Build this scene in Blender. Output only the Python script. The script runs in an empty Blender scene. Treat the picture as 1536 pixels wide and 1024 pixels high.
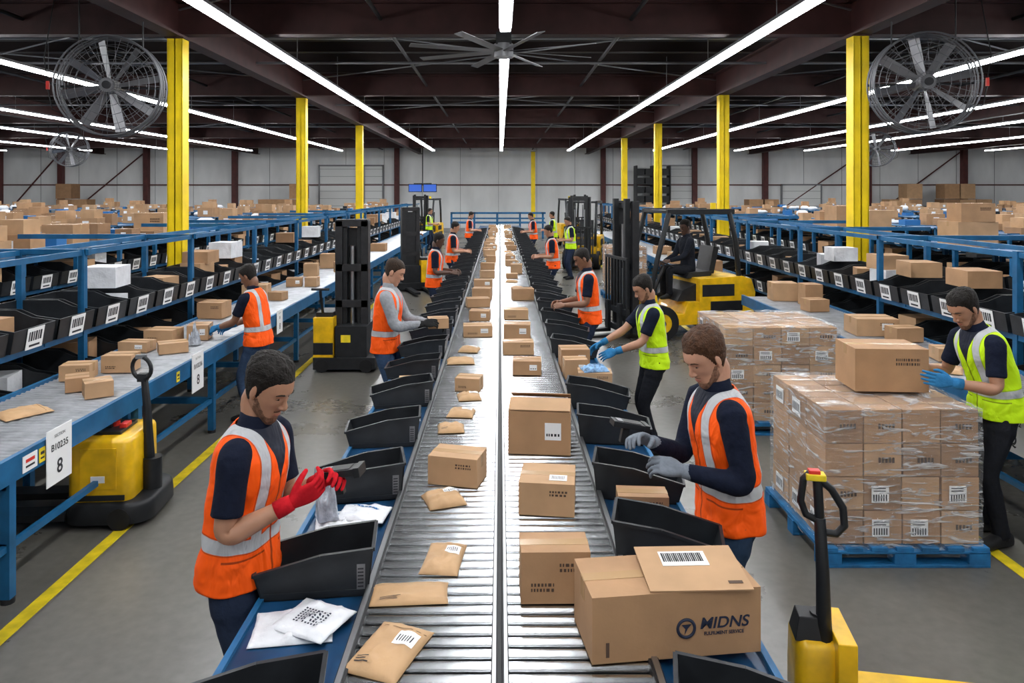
import bpy, math, random
from mathutils import Vector, Matrix, noise
random.seed(7)
S = bpy.context.scene
COL = S.collection
R = math.radians
def clamp(a,lo,hi): return max(lo,min(hi,a))

# ------------------------------------------------------------------ materials
def newmat(name):
    m=bpy.data.materials.new(name); m.use_nodes=True
    nt=m.node_tree; b=nt.nodes['Principled BSDF']
    return m,nt,b
def mat(name,c,rough=.5,metal=0,ns=0,na=0,bump=0,bs=None,emit=0,coat=0,spec=None,sheen=0):
    m,nt,b=newmat(name)
    b.inputs['Base Color'].default_value=(*c,1)
    b.inputs['Roughness'].default_value=rough
    b.inputs['Metallic'].default_value=metal
    if spec is not None: b.inputs['Specular IOR Level'].default_value=spec
    if coat: b.inputs['Coat Weight'].default_value=coat
    if na or bump: tc=nt.nodes.new('ShaderNodeTexCoord')
    if na:
        n=nt.nodes.new('ShaderNodeTexNoise'); n.inputs['Scale'].default_value=ns; n.inputs['Detail'].default_value=6
        nt.links.new(tc.outputs['Object'],n.inputs['Vector'])
        r=nt.nodes.new('ShaderNodeValToRGB')
        r.color_ramp.elements[0].position=.3; r.color_ramp.elements[1].position=.7
        r.color_ramp.elements[0].color=(*[x*(1-na) for x in c],1)
        r.color_ramp.elements[1].color=(*[min(1,x*(1+na)) for x in c],1)
        nt.links.new(n.outputs['Fac'],r.inputs[0]); nt.links.new(r.outputs[0],b.inputs['Base Color'])
    if bump:
        n2=nt.nodes.new('ShaderNodeTexNoise'); n2.inputs['Scale'].default_value=bs or 20; n2.inputs['Detail'].default_value=4
        nt.links.new(tc.outputs['Object'],n2.inputs['Vector'])
        bp=nt.nodes.new('ShaderNodeBump'); bp.inputs['Strength'].default_value=bump; bp.inputs['Distance'].default_value=.02
        nt.links.new(n2.outputs['Fac'],bp.inputs['Height']); nt.links.new(bp.outputs[0],b.inputs['Normal'])
    if emit:
        b.inputs['Emission Color'].default_value=(*c,1); b.inputs['Emission Strength'].default_value=emit
    return m
M={}
M['blue']=mat('blue_paint',(.010,.10,.23),.42,ns=6,na=.25,spec=.35)
M['bluetop']=mat('blue_table_top',(.007,.045,.115),.30,ns=5,na=.4)
M['black']=mat('black_plastic',(.012,.013,.015),.45,ns=12,na=.25,spec=.35)
M['bin']=mat('bin_plastic',(.016,.018,.021),.42,ns=9,na=.3,spec=.35)
M['dark']=mat('dark_steel',(.018,.018,.020),.5,metal=.3,ns=10,na=.3)
M['steel']=mat('roller_steel',(.43,.44,.45),.22,metal=1,ns=9,na=.25)
M['steelr']=mat('roller_zinc',(.42,.43,.45),.42,metal=.7,ns=9,na=.2)
M['steel2']=mat('rail_steel',(.40,.41,.42),.35,metal=1)
M['card']=mat('cardboard',(.38,.215,.108),.75,ns=5,na=.12,bump=.05,bs=60)
M['card2']=mat('cardboard_light',(.44,.265,.14),.75,ns=5,na=.12)
M['card3']=mat('cardboard_dark',(.29,.16,.08),.78,ns=5,na=.12)
M['edge']=mat('cardboard_seam',(.15,.08,.035),.85)
M['tape']=mat('packing_tape',(.44,.28,.15),.22)
M['kraft']=mat('kraft_paper',(.47,.285,.14),.6,ns=7,na=.10,bump=.3,bs=14)
M['label']=mat('label_paper',(.78,.78,.78),.6)
M['ink']=mat('print_ink',(.02,.02,.025),.7)
M['inkbrown']=mat('print_brown',(.07,.04,.025),.8)
M['inkblue']=mat('print_navy',(.012,.017,.04),.7)
M['poly']=mat('white_poly',(.70,.71,.74),.4,ns=8,na=.10,bump=.6,bs=12)
M['polyblue']=mat('blue_poly',(.16,.30,.50),.35,ns=30,na=.7,bump=.5,bs=12)
M['polyclear']=mat('grey_poly',(.40,.43,.48),.2,ns=18,na=.4,bump=.8,bs=20)
M['yellow']=mat('safety_yellow',(.80,.56,.004),.42,ns=2.5,na=.15,spec=.35)
M['machine']=mat('machine_yellow',(.76,.44,.006),.35,ns=7,na=.22,coat=.3)
M['red']=mat('red_plastic',(.6,.03,.02),.4)
M['maroon']=mat('maroon_steel',(.034,.011,.010),.6,ns=3,na=.3,spec=.3)
M['maroonc']=mat('maroon_column',(.09,.020,.018),.6,ns=3,na=.3)
M['joist']=mat('joist_steel',(.024,.016,.015),.6,spec=.3)
M['galv']=mat('galvanised',(.20,.20,.21),.45,metal=.6)
M['fan']=mat('fan_metal',(.12,.12,.13),.5,metal=.5)
M['rubber']=mat('rubber',(.011,.011,.012),.75,spec=.3)
M['palletblue']=mat('pallet_blue',(.008,.12,.29),.6,ns=9,na=.4)
M['screen']=mat('tv_screen',(.03,.10,.45),.3,emit=.6)
M['crate']=mat('blue_crate',(.01,.13,.36),.45)
M['green']=mat('green_crate',(.03,.22,.11),.5)
M['line']=mat('floor_line_yellow',(.74,.56,.015),.5,ns=9,na=.25)
M['doorw']=mat('dock_door_paint',(.80,.81,.80),.5)
m,nt,b=newmat('tube_light'); b.inputs['Base Color'].default_value=(.9,.9,.9,1)
b.inputs['Emission Color'].default_value=(.96,.98,1,1); b.inputs['Emission Strength'].default_value=45
M['tube']=m
m,nt,b=newmat('concrete_floor')
tc=nt.nodes.new('ShaderNodeTexCoord')
n1=nt.nodes.new('ShaderNodeTexNoise'); n1.inputs['Scale'].default_value=.55; n1.inputs['Detail'].default_value=9; n1.inputs['Roughness'].default_value=.65
n2=nt.nodes.new('ShaderNodeTexNoise'); n2.inputs['Scale'].default_value=14; n2.inputs['Detail'].default_value=8
for n in (n1,n2): nt.links.new(tc.outputs['Object'],n.inputs['Vector'])
mx=nt.nodes.new('ShaderNodeMix'); mx.data_type='FLOAT'; mx.inputs[0].default_value=.35
nt.links.new(n1.outputs['Fac'],mx.inputs[2]); nt.links.new(n2.outputs['Fac'],mx.inputs[3])
r=nt.nodes.new('ShaderNodeValToRGB'); r.color_ramp.elements[0].position=.34; r.color_ramp.elements[1].position=.66
r.color_ramp.elements[0].color=(.075,.070,.060,1); r.color_ramp.elements[1].color=(.150,.142,.125,1)
nt.links.new(mx.outputs[0],r.inputs[0]); nt.links.new(r.outputs[0],b.inputs['Base Color'])
r2=nt.nodes.new('ShaderNodeMapRange'); r2.inputs[3].default_value=.16; r2.inputs[4].default_value=.42
nt.links.new(n1.outputs['Fac'],r2.inputs[0]); nt.links.new(r2.outputs[0],b.inputs['Roughness'])
M['floor']=m
m,nt,b=newmat('white_wall_panel')
tc=nt.nodes.new('ShaderNodeTexCoord'); n1=nt.nodes.new('ShaderNodeTexNoise'); n1.inputs['Scale'].default_value=.7; n1.inputs['Detail'].default_value=7
mp=nt.nodes.new('ShaderNodeMapping'); mp.inputs['Scale'].default_value=(1,1,.35)
nt.links.new(tc.outputs['Object'],mp.inputs[0]); nt.links.new(mp.outputs[0],n1.inputs['Vector'])
r=nt.nodes.new('ShaderNodeValToRGB'); r.color_ramp.elements[0].position=.3;r.color_ramp.elements[1].position=.6
r.color_ramp.elements[0].color=(.72,.73,.73,1); r.color_ramp.elements[1].color=(.90,.91,.91,1)
nt.links.new(n1.outputs['Fac'],r.inputs[0]); nt.links.new(r.outputs[0],b.inputs['Base Color']); b.inputs['Roughness'].default_value=.6
M['wall']=m
M['deck']=mat('roof_deck',(.060,.058,.057),.7,ns=1,na=.3,spec=.3)
m,nt,b=newmat('stretch_wrap')
out=nt.nodes['Material Output']
tr=nt.nodes.new('ShaderNodeBsdfTransparent'); mix=nt.nodes.new('ShaderNodeMixShader')
b.inputs['Base Color'].default_value=(.78,.80,.82,1); b.inputs['Roughness'].default_value=.06; b.inputs['Specular IOR Level'].default_value=.9
tc=nt.nodes.new('ShaderNodeTexCoord'); mp=nt.nodes.new('ShaderNodeMapping'); mp.inputs['Scale'].default_value=(1.5,1.5,9); mp.inputs['Rotation'].default_value=(.25,.3,0)
n=nt.nodes.new('ShaderNodeTexNoise'); n.inputs['Scale'].default_value=3.5; n.inputs['Detail'].default_value=8; n.inputs['Distortion'].default_value=1.2
nt.links.new(tc.outputs['Object'],mp.inputs[0]); nt.links.new(mp.outputs[0],n.inputs['Vector'])
mr=nt.nodes.new('ShaderNodeMapRange'); mr.inputs[1].default_value=.50; mr.inputs[2].default_value=.70; mr.inputs[3].default_value=.11; mr.inputs[4].default_value=.72
nt.links.new(n.outputs['Fac'],mr.inputs[0]); nt.links.new(mr.outputs[0],mix.inputs[0])
nt.links.new(tr.outputs[0],mix.inputs[1]); nt.links.new(b.outputs[0],mix.inputs[2]); nt.links.new(mix.outputs[0],out.inputs[0])
bp=nt.nodes.new('ShaderNodeBump'); bp.inputs['Strength'].default_value=1; bp.inputs['Distance'].default_value=.04
nt.links.new(n.outputs['Fac'],bp.inputs['Height']); nt.links.new(bp.outputs[0],b.inputs['Normal'])
M['wrap']=m

def vest_mat(name,c,shirt):
    m,nt,b=newmat(name)
    L=nt.links.new
    at=nt.nodes.new('ShaderNodeAttribute'); at.attribute_name='rest'
    sp=nt.nodes.new('ShaderNodeSeparateXYZ'); L(at.outputs['Vector'],sp.inputs[0])
    def ma(op,a,bb=None):
        n=nt.nodes.new('ShaderNodeMath'); n.operation=op
        for i,v in enumerate((a,bb)):
            if v is None: continue
            if isinstance(v,(int,float)): n.inputs[i].default_value=v
            else: L(v,n.inputs[i])
        return n.outputs[0]
    X,Y,Z=sp.outputs
    ax=ma('ABSOLUTE',X)
    band=ma('LESS_THAN',ma('ABSOLUTE',ma('SUBTRACT',Z,1.055)),.027)
    vert=ma('MULTIPLY',ma('LESS_THAN',ma('ABSOLUTE',ma('SUBTRACT',ax,.098)),.024),ma('GREATER_THAN',Z,1.055))
    silver=ma('MAXIMUM',band,vert)
    bandw=ma('LESS_THAN',ma('ABSOLUTE',ma('SUBTRACT',Z,1.055)),.033)
    vertw=ma('MULTIPLY',ma('LESS_THAN',ma('ABSOLUTE',ma('SUBTRACT',ax,.098)),.030),ma('GREATER_THAN',Z,1.055))
    front=ma('GREATER_THAN',Y,0.02)
    zip_=ma('MULTIPLY',ma('LESS_THAN',ax,.006),front)
    vn=ma('MULTIPLY',front,ma('LESS_THAN',ax,ma('MULTIPLY',ma('SUBTRACT',Z,1.30),.42)))
    pock=ma('MULTIPLY',ma('LESS_THAN',ma('ABSOLUTE',ma('SUBTRACT',Z,1.0)),.004),ma('MULTIPLY',front,ma('GREATER_THAN',ax,.05)))
    def mixc(f,a,bcol):
        n=nt.nodes.new('ShaderNodeMix'); n.data_type='RGBA'
        L(f,n.inputs[0])
        if isinstance(a,tuple): n.inputs[6].default_value=(*a,1)
        else: L(a,n.inputs[6])
        n.inputs[7].default_value=(*bcol,1)
        return n.outputs[2]
    k=mixc(ma('MAXIMUM',bandw,vertw),c,tuple(x*.6 for x in c))
    k=mixc(silver,k,(.46,.47,.49))
    k=mixc(ma('MAXIMUM',zip_,pock),k,tuple(x*.35 for x in c))
    k=mixc(vn,k,shirt)
    L(k,b.inputs['Base Color']); b.inputs['Roughness'].default_value=.65; b.inputs['Specular IOR Level'].default_value=.25
    n2=nt.nodes.new('ShaderNodeTexNoise'); n2.inputs['Scale'].default_value=9; n2.inputs['Detail'].default_value=3; n2.inputs['Distortion'].default_value=.6
    mp=nt.nodes.new('ShaderNodeMapping'); mp.inputs['Scale'].default_value=(1,1,.55); L(at.outputs['Vector'],mp.inputs[0]); L(mp.outputs[0],n2.inputs['Vector'])
    bp=nt.nodes.new('ShaderNodeBump'); bp.inputs['Strength'].default_value=1; bp.inputs['Distance'].default_value=.04
    L(n2.outputs['Fac'],bp.inputs['Height']); L(bp.outputs[0],b.inputs['Normal'])
    return m
NAVY=(.007,.010,.023)
ORANGE=(1.0,.105,.003); LIME=(.58,.88,.008)
_c={}
def cloth(c,tag='cloth'):
    k=(tag,c)
    if k not in _c: _c[k]=mat(tag,c,.9,ns=40,na=.12,bump=.9,bs=10,spec=.15)
    return _c[k]
def skinm(c):
    k=('skin',c)
    if k not in _c:
        m=mat('skin',c,.48,ns=20,na=.07)
        b=m.node_tree.nodes['Principled BSDF']; b.inputs['Subsurface Weight'].default_value=.06; b.inputs['Subsurface Radius'].default_value=(.02,.008,.004)
        _c[k]=m
    return _c[k]
def hairm(c):
    k=('hair',c)
    if k not in _c: _c[k]=mat('hair',c,.6,ns=60,na=.4,bump=.5,bs=120,spec=.2)
    return _c[k]
def vestm(c,sh):
    k=('vest',c,sh)
    if k not in _c: _c[k]=vest_mat('hi_vis_vest',c,sh)
    return _c[k]
M['eyew']=mat('eye_white',(.5,.47,.45),.3)
M['iris']=mat('iris',(.03,.018,.01),.2)

# ------------------------------------------------------------------ mesh builder
def frame(d):
    d=d.normalized(); a=Vector((0,0,1)) if abs(d.z)<.9 else Vector((0,1,0))
    u=d.cross(a).normalized(); return u,d.cross(u).normalized()
class MB:
    def __init__(s,T=None): s.v=[];s.f=[];s.m=[];s.sm=[];s.mats=[];s.T=T
    def mi(s,k):
        k=M[k] if isinstance(k,str) else k
        if k not in s.mats: s.mats.append(k)
        return s.mats.index(k)
    def add(s,vs,fs,k,smooth=False,T=None):
        o=len(s.v); i=s.mi(k)
        for v in vs:
            v=Vector(v)
            if T is not None: v=T@v
            if s.T is not None: v=s.T@v
            s.v.append(v)
        for f in fs: s.f.append([a+o for a in f]); s.m.append(i); s.sm.append(smooth)
    def box(s,c,d,k,rz=0,T=None,taper=1,rot=None):
        x,y,z=[a/2 for a in d]; t=taper
        vs=[(-x,-y,-z),(x,-y,-z),(x,y,-z),(-x,y,-z),(-x*t,-y*t,z),(x*t,-y*t,z),(x*t,y*t,z),(-x*t,y*t,z)]
        L=Matrix.Translation(c)
        if rot is not None: L=L@rot
        elif rz: L=L@Matrix.Rotation(rz,4,'Z')
        if T is not None: L=T@L
        s.add(vs,[(3,2,1,0),(4,5,6,7),(0,1,5,4),(1,2,6,5),(2,3,7,6),(3,0,4,7)],k,T=L)
    def bx(s,x0,x1,y0,y1,z0,z1,k): s.box(((x0+x1)/2,(y0+y1)/2,(z0+z1)/2),(x1-x0,y1-y0,z1-z0),k)
    def beam(s,p0,p1,w,h,k):
        p0=Vector(p0);p1=Vector(p1);d=p1-p0;u,v=frame(d)
        vs=[p+u*a*w/2+v*b*h/2 for p in(p0,p1) for a,b in((-1,-1),(1,-1),(1,1),(-1,1))]
        s.add(vs,[(3,2,1,0),(4,5,6,7),(0,1,5,4),(1,2,6,5),(2,3,7,6),(3,0,4,7)],k)
    def cyl(s,p0,p1,r,k,n=12,r1=None,caps=True):
        p0=Vector(p0);p1=Vector(p1);r1=r if r1 is None else r1
        u,v=frame(p1-p0); vs=[]
        for p,rr in((p0,r),(p1,r1)):
            for i in range(n):
                a=2*math.pi*i/n; vs.append(p+(u*math.cos(a)+v*math.sin(a))*rr)
        s.add(vs,[(i,(i+1)%n,n+(i+1)%n,n+i) for i in range(n)],k,True)
        if caps: s.add(vs,[list(range(n))[::-1],list(range(n,2*n))],k)
    def rings(s,rs,k,smooth=True,cap=True,loop=False):
        n=len(rs[0]); vs=[p for r in rs for p in r]; fs=[]
        m=len(rs)
        for j in range(m if loop else m-1):
            j2=(j+1)%m
            for i in range(n):
                fs.append((j*n+i,j*n+(i+1)%n,j2*n+(i+1)%n,j2*n+i))
        if cap and not loop: fs.append(list(range(n))[::-1]); fs.append(list(range((m-1)*n,m*n)))
        s.add(vs,fs,k,smooth)
    def tube(s,pts,r,k,n=8,loop=False,flat=1):
        pts=[Vector(p) for p in pts]; m=len(pts)
        rr=r if isinstance(r,(list,tuple)) else [r]*m
        rs=[];u=None
        for i in range(m):
            if loop: d=pts[(i+1)%m]-pts[i-1]
            else: d=pts[min(i+1,m-1)]-pts[max(i-1,0)]
            d.normalize()
            if u is None: u,_=frame(d)
            u=(u-d*u.dot(d)).normalized(); v=d.cross(u)
            rs.append([pts[i]+(u*math.cos(2*math.pi*j/n)+v*math.sin(2*math.pi*j/n)*flat)*rr[i] for j in range(n)])
        s.rings(rs,k,loop=loop)
    def ell(s,c,r,k,n=14,m=9,rot=None):
        c=Vector(c); rs=[]
        for j in range(1,m):
            t=math.pi*j/m; ring=[]
            for i in range(n):
                a=2*math.pi*i/n; p=Vector((r[0]*math.sin(t)*math.cos(a),r[1]*math.sin(t)*math.sin(a),-r[2]*math.cos(t)))
                if rot is not None: p=rot@p
                ring.append(c+p)
            rs.append(ring)
        s.rings(rs,k)
    def prism(s,poly,vec,k):
        vec=Vector(vec); n=len(poly); vs=[Vector(p) for p in poly]+[Vector(p)+vec for p in poly]
        s.add(vs,[list(range(n))[::-1],list(range(n,2*n))]+[(i,(i+1)%n,n+(i+1)%n,n+i) for i in range(n)],k)
    def mesh(s,name):
        me=bpy.data.meshes.new(name); me.from_pydata([tuple(v) for v in s.v],[],s.f)
        for q in s.mats: me.materials.append(q)
        me.polygons.foreach_set('material_index',s.m); me.polygons.foreach_set('use_smooth',s.sm); me.update()
        return me
    def obj(s,name,parent=None,loc=(0,0,0),rz=0,bevel=0,fix=True):
        me=s.mesh(name)
        if fix:
            import bmesh
            b=bmesh.new(); b.from_mesh(me); bmesh.ops.recalc_face_normals(b,faces=b.faces); b.to_mesh(me); b.free()
        return place(me,name,parent,loc,rz,bevel)
def place(me,name,parent=None,loc=(0,0,0),rz=0,bevel=0):
    o=bpy.data.objects.new(name,me); COL.objects.link(o); o.location=loc; o.rotation_euler=(0,0,rz)
    if parent: o.parent=parent
    if bevel:
        b=o.modifiers.new('bevel','BEVEL'); b.width=bevel; b.segments=2; b.limit_method='ANGLE'; b.angle_limit=R(40)
    return o
def empty(name,loc=(0,0,0),rz=0,sc=1):
    e=bpy.data.objects.new(name,None); COL.objects.link(e); e.location=loc; e.rotation_euler=(0,0,rz); e.scale=(sc,)*3; e.empty_display_size=.2
    return e
def text(s,size,k,Mx,parent,name='printed_text',sx=1,bold=0,shear=0):
    cu=bpy.data.curves.new(name,'FONT'); cu.body=s; cu.size=size; cu.align_x='CENTER'; cu.align_y='CENTER'; cu.offset=bold; cu.shear=shear
    cu.materials.append(M[k]); o=bpy.data.objects.new(name,cu); COL.objects.link(o); o.parent=parent
    o.matrix_local=Mx@Matrix.Diagonal((sx,1,1,1)); return o

# ------------------------------------------------------------------ room shell
XW,YB,YF,HC=37,50,-6,5.9
b=MB(); b.bx(-XW,XW,YF,YB,-.1,0,'floor'); b.obj('floor')
b=MB(); b.bx(-XW,XW,YF,YB,HC,HC+.1,'deck'); b.obj('ceiling')
for nm,a in (('wall_back',(-XW,XW,YB,YB+.15)),('wall_front',(-XW,XW,YF-.15,YF)),('wall_left',(-XW-.15,-XW,YF,YB)),('wall_right',(XW,XW+.15,YF,YB))):
    b=MB(); b.bx(*a,0,HC,'wall')
    if nm=='wall_back':
        x=-XW+.5
        while x<XW: b.bx(x-.01,x+.01,YB-.02,YB,.0,HC,'galv'); x+=2.6
    b.obj(nm)
b=MB()
b.bx(-XW,XW,YB-.16,YB-.02,2.9,2.98,'maroonc')
b.bx(-XW,XW,YB-.2,YB-.02,5.45,HC,'maroonc')
for x in (-34,-29.8,-24,-18,-7,7.0,13.2,18,25,31.5): b.bx(x-.16,x+.16,YB-.4,YB-.02,0,HC,'maroonc')
for x0,x1 in ((-34,-29.8),(-29.8,-24),(18,25),(25,31.5)): b.beam((x0,YB-.1,0.5),(x1,YB-.1,5.3),.07,.07,'maroonc')
b.obj('trim_1')
for i,(x,w,h) in enumerate(((-11,2.5,4.2),(11.9,2.5,4.2),(-8.6,1.2,4.2),(20.5,2.6,2.9))):
    b=MB(); b.bx(x-w/2,x+w/2,YB-.12,YB-.03,0,h,'doorw')
    z=.5
    while z<h: b.bx(x-w/2,x+w/2,YB-.13,YB-.11,z,z+.02,'galv'); z+=.5
    b.bx(x-w/2-.08,x-w/2,YB-.2,YB-.02,0,h+.08,'galv'); b.bx(x+w/2,x+w/2+.08,YB-.2,YB-.02,0,h+.08,'galv'); b.bx(x-w/2-.08,x+w/2+.08,YB-.2,YB-.02,h,h+.1,'galv')
    b.obj('door_%d'%(i+1))
b=MB()
y=-5
while y<YB-.5:
    b.bx(-XW,XW,y-.03,y+.03,HC-.24,HC-.02,'joist'); b.bx(-XW,XW,y-.07,y+.07,HC-.26,HC-.24,'galv' if int(y/1.45)%2==0 else 'joist'); y+=1.45
b.obj('roof_purlins')
b=MB()
for x in (-27,-16.5,-5.4,5.9,17,28):
    b.bx(x-.02,x+.02,YF,YB,5.05,5.62,'maroon'); b.bx(x-.14,x+.14,YF,YB,5.02,5.06,'maroon'); b.bx(x-.14,x+.14,YF,YB,5.60,5.64,'maroon')
for y in (4.4,12.3,20,28,35.6,43.5):
    b.bx(-XW,XW,y-.02,y+.02,5.1,5.62,'maroon'); b.bx(-XW,XW,y-.12,y+.12,5.07,5.1,'maroon'); b.bx(-XW,XW,y-.12,y+.12,5.60,5.64,'maroon')
b.obj('roof_girders')
b=MB()
for x0,x1 in ((-16.5,-5.4),(-5.4,5.9),(5.9,17)):
    for y0,y1 in ((4.4,12.3),(12.3,20),(20,28),(28,35.6)):
        b.cyl((x0,y0,5.5),(x1,y1,5.5),.018,'galv',6); b.cyl((x1,y0,5.5),(x0,y1,5.5),.018,'galv',6)
for x in (-2,2.2,-8,8.6,-12,12.5): b.cyl((x,YF,5.35),(x,YB,5.35),.035,'dark',8)
for y in (8.4,16.2,24,32): b.cyl((-30,y,5.3),(30,y,5.3),.03,'galv',8)
b.obj('roof_bracing_pipes')
def column(x,y):
    b=MB(); w=.125
    b.bx(x-w,x+w,y-w,y-w+.025,0,5.02,'yellow'); b.bx(x-w,x+w,y+w-.025,y+w,0,5.02,'yellow'); b.bx(x-.015,x+.015,y-w,y+w,0,5.02,'yellow')
    b.bx(x-w-.005,x-w+.02,y-w,y+w,0.01,5.01,'yellow'); b.bx(x+w-.02,x+w+.005,y-w,y+w,.01,5.01,'yellow')
    b.bx(x-.24,x+.24,y-.24,y+.24,0,.03,'dark'); b.bx(x-.16,x+.16,y-.16,y+.16,5.0,5.02,'maroon')
    b.obj('steel_column',bevel=.006)
for x,ys in ((-5.4,(12.3,20,28.2)),(5.9,(12.1,19.4,27.4,34.8)),(2.1,(46.5,))):
    for y in ys: column(x,y)
def strip(x,y0,y1,h=4.9,w=.075):
    b=MB(); b.bx(x-w,x+w,y0,y1,h-.045,h,'tube'); b.bx(x-w-.02,x+w+.02,y0,y1,h,h+.05,'galv')
    y=y0+.6
    while y<y1: b.cyl((x,y,h+.05),(x,y,HC-.2),.008,'galv',5); y+=3.5
    b.obj('strip_light')
strip(.08,-4,11.0); strip(.08,13.3,43)
for x in (-3.9,4.0): strip(x,-4,43)
for x in (-9.3,9.05,-14.6,13.8,-18.8,17.9,-24,23,-29,28.5): strip(x,4 if abs(x)<15 else 8,43)
b=MB(); b.bx(-2.79,-2.70,-5,34,.0,.004,'line'); b.obj('floor_line')
b=MB(); b.bx(3.32,3.41,-5,34,.0,.004,'line'); b.obj('floor_line')

# ------------------------------------------------------------------ main conveyor
b=MB(); H=.85; r=.0235
y=1.0; y1=36
while y<y1:
    n=14 if y<12 else 8
    b.cyl((-.505,y,H-r),(-.03,y,H-r),r,'steel',n,caps=False)
    b.cyl((.03,y,H-r),(.505,y,H-r),r,'steel',n,caps=False); y+=.068
for x0,x1 in ((-.54,-.505),(-.03,-.008),(.008,.03),(.505,.54)):
    b.bx(x0,x1,.95,y1,H-.13,H+.012,'dark')
for x0,x1 in ((-.535,-.515),(.515,.535),(-.026,-.014),(.014,.026)): b.bx(x0,x1,.95,y1,H+.012,H+.018,'steel2')
b.bx(-.5,.5,.95,y1,H-.12,H-.09,'black')
y=1.2
while y<y1:
    for x in(-.5,.5): b.bx(x-.03,x+.03,y,y+.06,0,H-.13,'blue')
    b.bx(-.5,.5,y,y+.05,.25,.31,'blue'); y+=2.2
b.obj('roller_conveyor',fix=False)
for sgn in (-1,1):
    b=MB(); a0,a1=(-.95,-.545) if sgn<0 else (.545,.93)
    b.bx(a0,a1,.95,35.5,.79,.82,'bluetop')
    e=a0 if sgn<0 else a1
    b.bx(e-.012,e+.012,.95,35.5,.74,.835,'blue')
    y=1.3
    while y<35:
        q=e-.03*(1 if sgn>0 else -1); b.bx(q-.025,q+.025,y,y+.05,0,.79,'blue')
        b.bx(min(a0,a1),max(a0,a1),y,y+.04,.72,.79,'blue'); y+=1.8
    b.bx(a0+.05,a1-.05,.95,35.5,.2,.23,'blue')
    b.obj('packing_bench')
def bin_mesh(L=.42,D=.25,Hh=.185,k='bin',lab=True):
    b=MB(); t=.007
    for y in (-D/2,D/2-t):
        pts=[(-L/2,0),(L/2,0),(L/2+.02,Hh),(L*.05,Hh*.90),(-L/2-.03,Hh*.55)]
        b.prism([(x,y,z) for x,z in pts],(0,t,0),k)
    b.bx(-L/2,L/2,-D/2,D/2,0,t,k)
    b.prism([(-L/2,-D/2,0),(-L/2-.03,-D/2,Hh*.55),(-L/2-.03+t,-D/2,Hh*.55),(-L/2+t,-D/2,0)],(0,D,0),k)
    b.prism([(L/2,-D/2,0),(L/2+.02,-D/2,Hh),(L/2+.02-t,-D/2,Hh),(L/2-t,-D/2,0)],(0,D,0),k)
    for y in(-D/2-.006,D/2-.006):
        b.beam((L/2+.02,y+.006,Hh),(L*.05,y+.006,Hh*.90),.016,.014,k); b.beam((L*.05,y+.006,Hh*.90),(-L/2-.03,y+.006,Hh*.55),.016,.014,k)
    b.beam((L/2+.02,-D/2,Hh),(L/2+.02,D/2,Hh),.014,.014,k); b.beam((-L/2-.03,-D/2,Hh*.55),(-L/2-.03,D/2,Hh*.55),.014,.014,k)
    b.bx(-L/2+.01,L/2-.01,-D/2-.004,-D/2,.02,.03,k)
    if lab:
        b.bx(L/2-.045,L/2-.012,-D/2-.003,-D/2-.001,.03,.13,'galv')
        for i in range(6): b.bx(L/2-.041,L/2-.018,-D/2-.005,-D/2-.003,.04+i*.014,.045+i*.014,'ink')
    return b.mesh('tote_bin')
bmesh_=bin_mesh()
ys=[2.14,3.06,3.97,4.80,5.66]+[6.45+.85*i for i in range(28)]
for i,y in enumerate(ys):
    if y<33: place(bmesh_,'tote_bin',None,(-.755,y,.822),R(10+random.uniform(-5,5)) if i<5 else R(random.uniform(-4,8)))
ysr=[2.12,3.28,3.98,4.85,5.6]+[7.3+.85*i for i in range(28)]
for i,y in enumerate(ysr):
    if y<33: place(bmesh_,'tote_bin',None,(.745,y,.822),R(180-8+random.uniform(-5,5)))
# ------------------------------------------------------------------ parcels
def prints(b,x0,x1,z0,z1,y,k,rows=2,T=None):
    rh=(z1-z0)/rows
    for r_ in range(rows):
        x=x0
        while x<x1-.004:
            w=random.uniform(.008,.02); w=min(w,x1-x)
            b.box((x+w/2,y,z0+rh*(r_+.5)),(w*.7,.0016,rh*.62),k); x+=w+.002
def carton(x,y,z,w,d,h,rz=0,mat_='card',tape=True,lab=0,pr=0,flap=0,name='cardboard_box'):
    b=MB(); e=.0015
    b.bx(-w/2,w/2,-d/2,d/2,0,h,mat_)
    b.bx(-w/2-.0006,w/2+.0006,-.002,.002,h-.003,h+.0012,'edge')
    if tape:
        b.bx(-w/2-e,w/2+e,-.024,.024,h-.0005,h+e,'tape')
        for s_ in(-1,1): b.box((s_*(w/2+.0006),0,h-.035),(.0018,.048,.07),'tape')
    if lab&1:
        b.box((w*.22,-d/2-.001,h*.55),(w*.26,.002,h*.4),'label'); prints(b,w*.11,w*.33,h*.42,h*.52,-d/2-.0025,'ink',1)
    if lab&2:
        b.box((w*.2,-d*.22,h+.002),(w*.32,d*.26,.002),'label')
        for i in range(9): b.box((w*.09+i*w*.027,-d*.22,h+.0035),(w*.012,d*.15,.001),'ink')
    if pr&1: prints(b,-w*.36,-w*.02,h*.22,h*.42,-d/2-.001,'inkbrown',2)
    if pr&2: prints(b,w*.05,w*.38,h*.6,h*.8,-d/2-.001,'inkbrown',2)
    if flap:
        for s_,a in((-1,R(14)),(1,R(22))):
            T=Matrix.Translation((0,s_*d/2,h+.004))@Matrix.Rotation(-a,4,'X')
            if s_<0: T=Matrix.Translation((0,-d/2,h+.004))@Matrix.Rotation(a,4,'X')
            b.box((0,-s_*d*.245,.003),(w*.99,d*.47,.005),'card2',T=T)
    return b.obj(name,loc=(x,y,z),rz=rz,bevel=.003)
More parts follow.
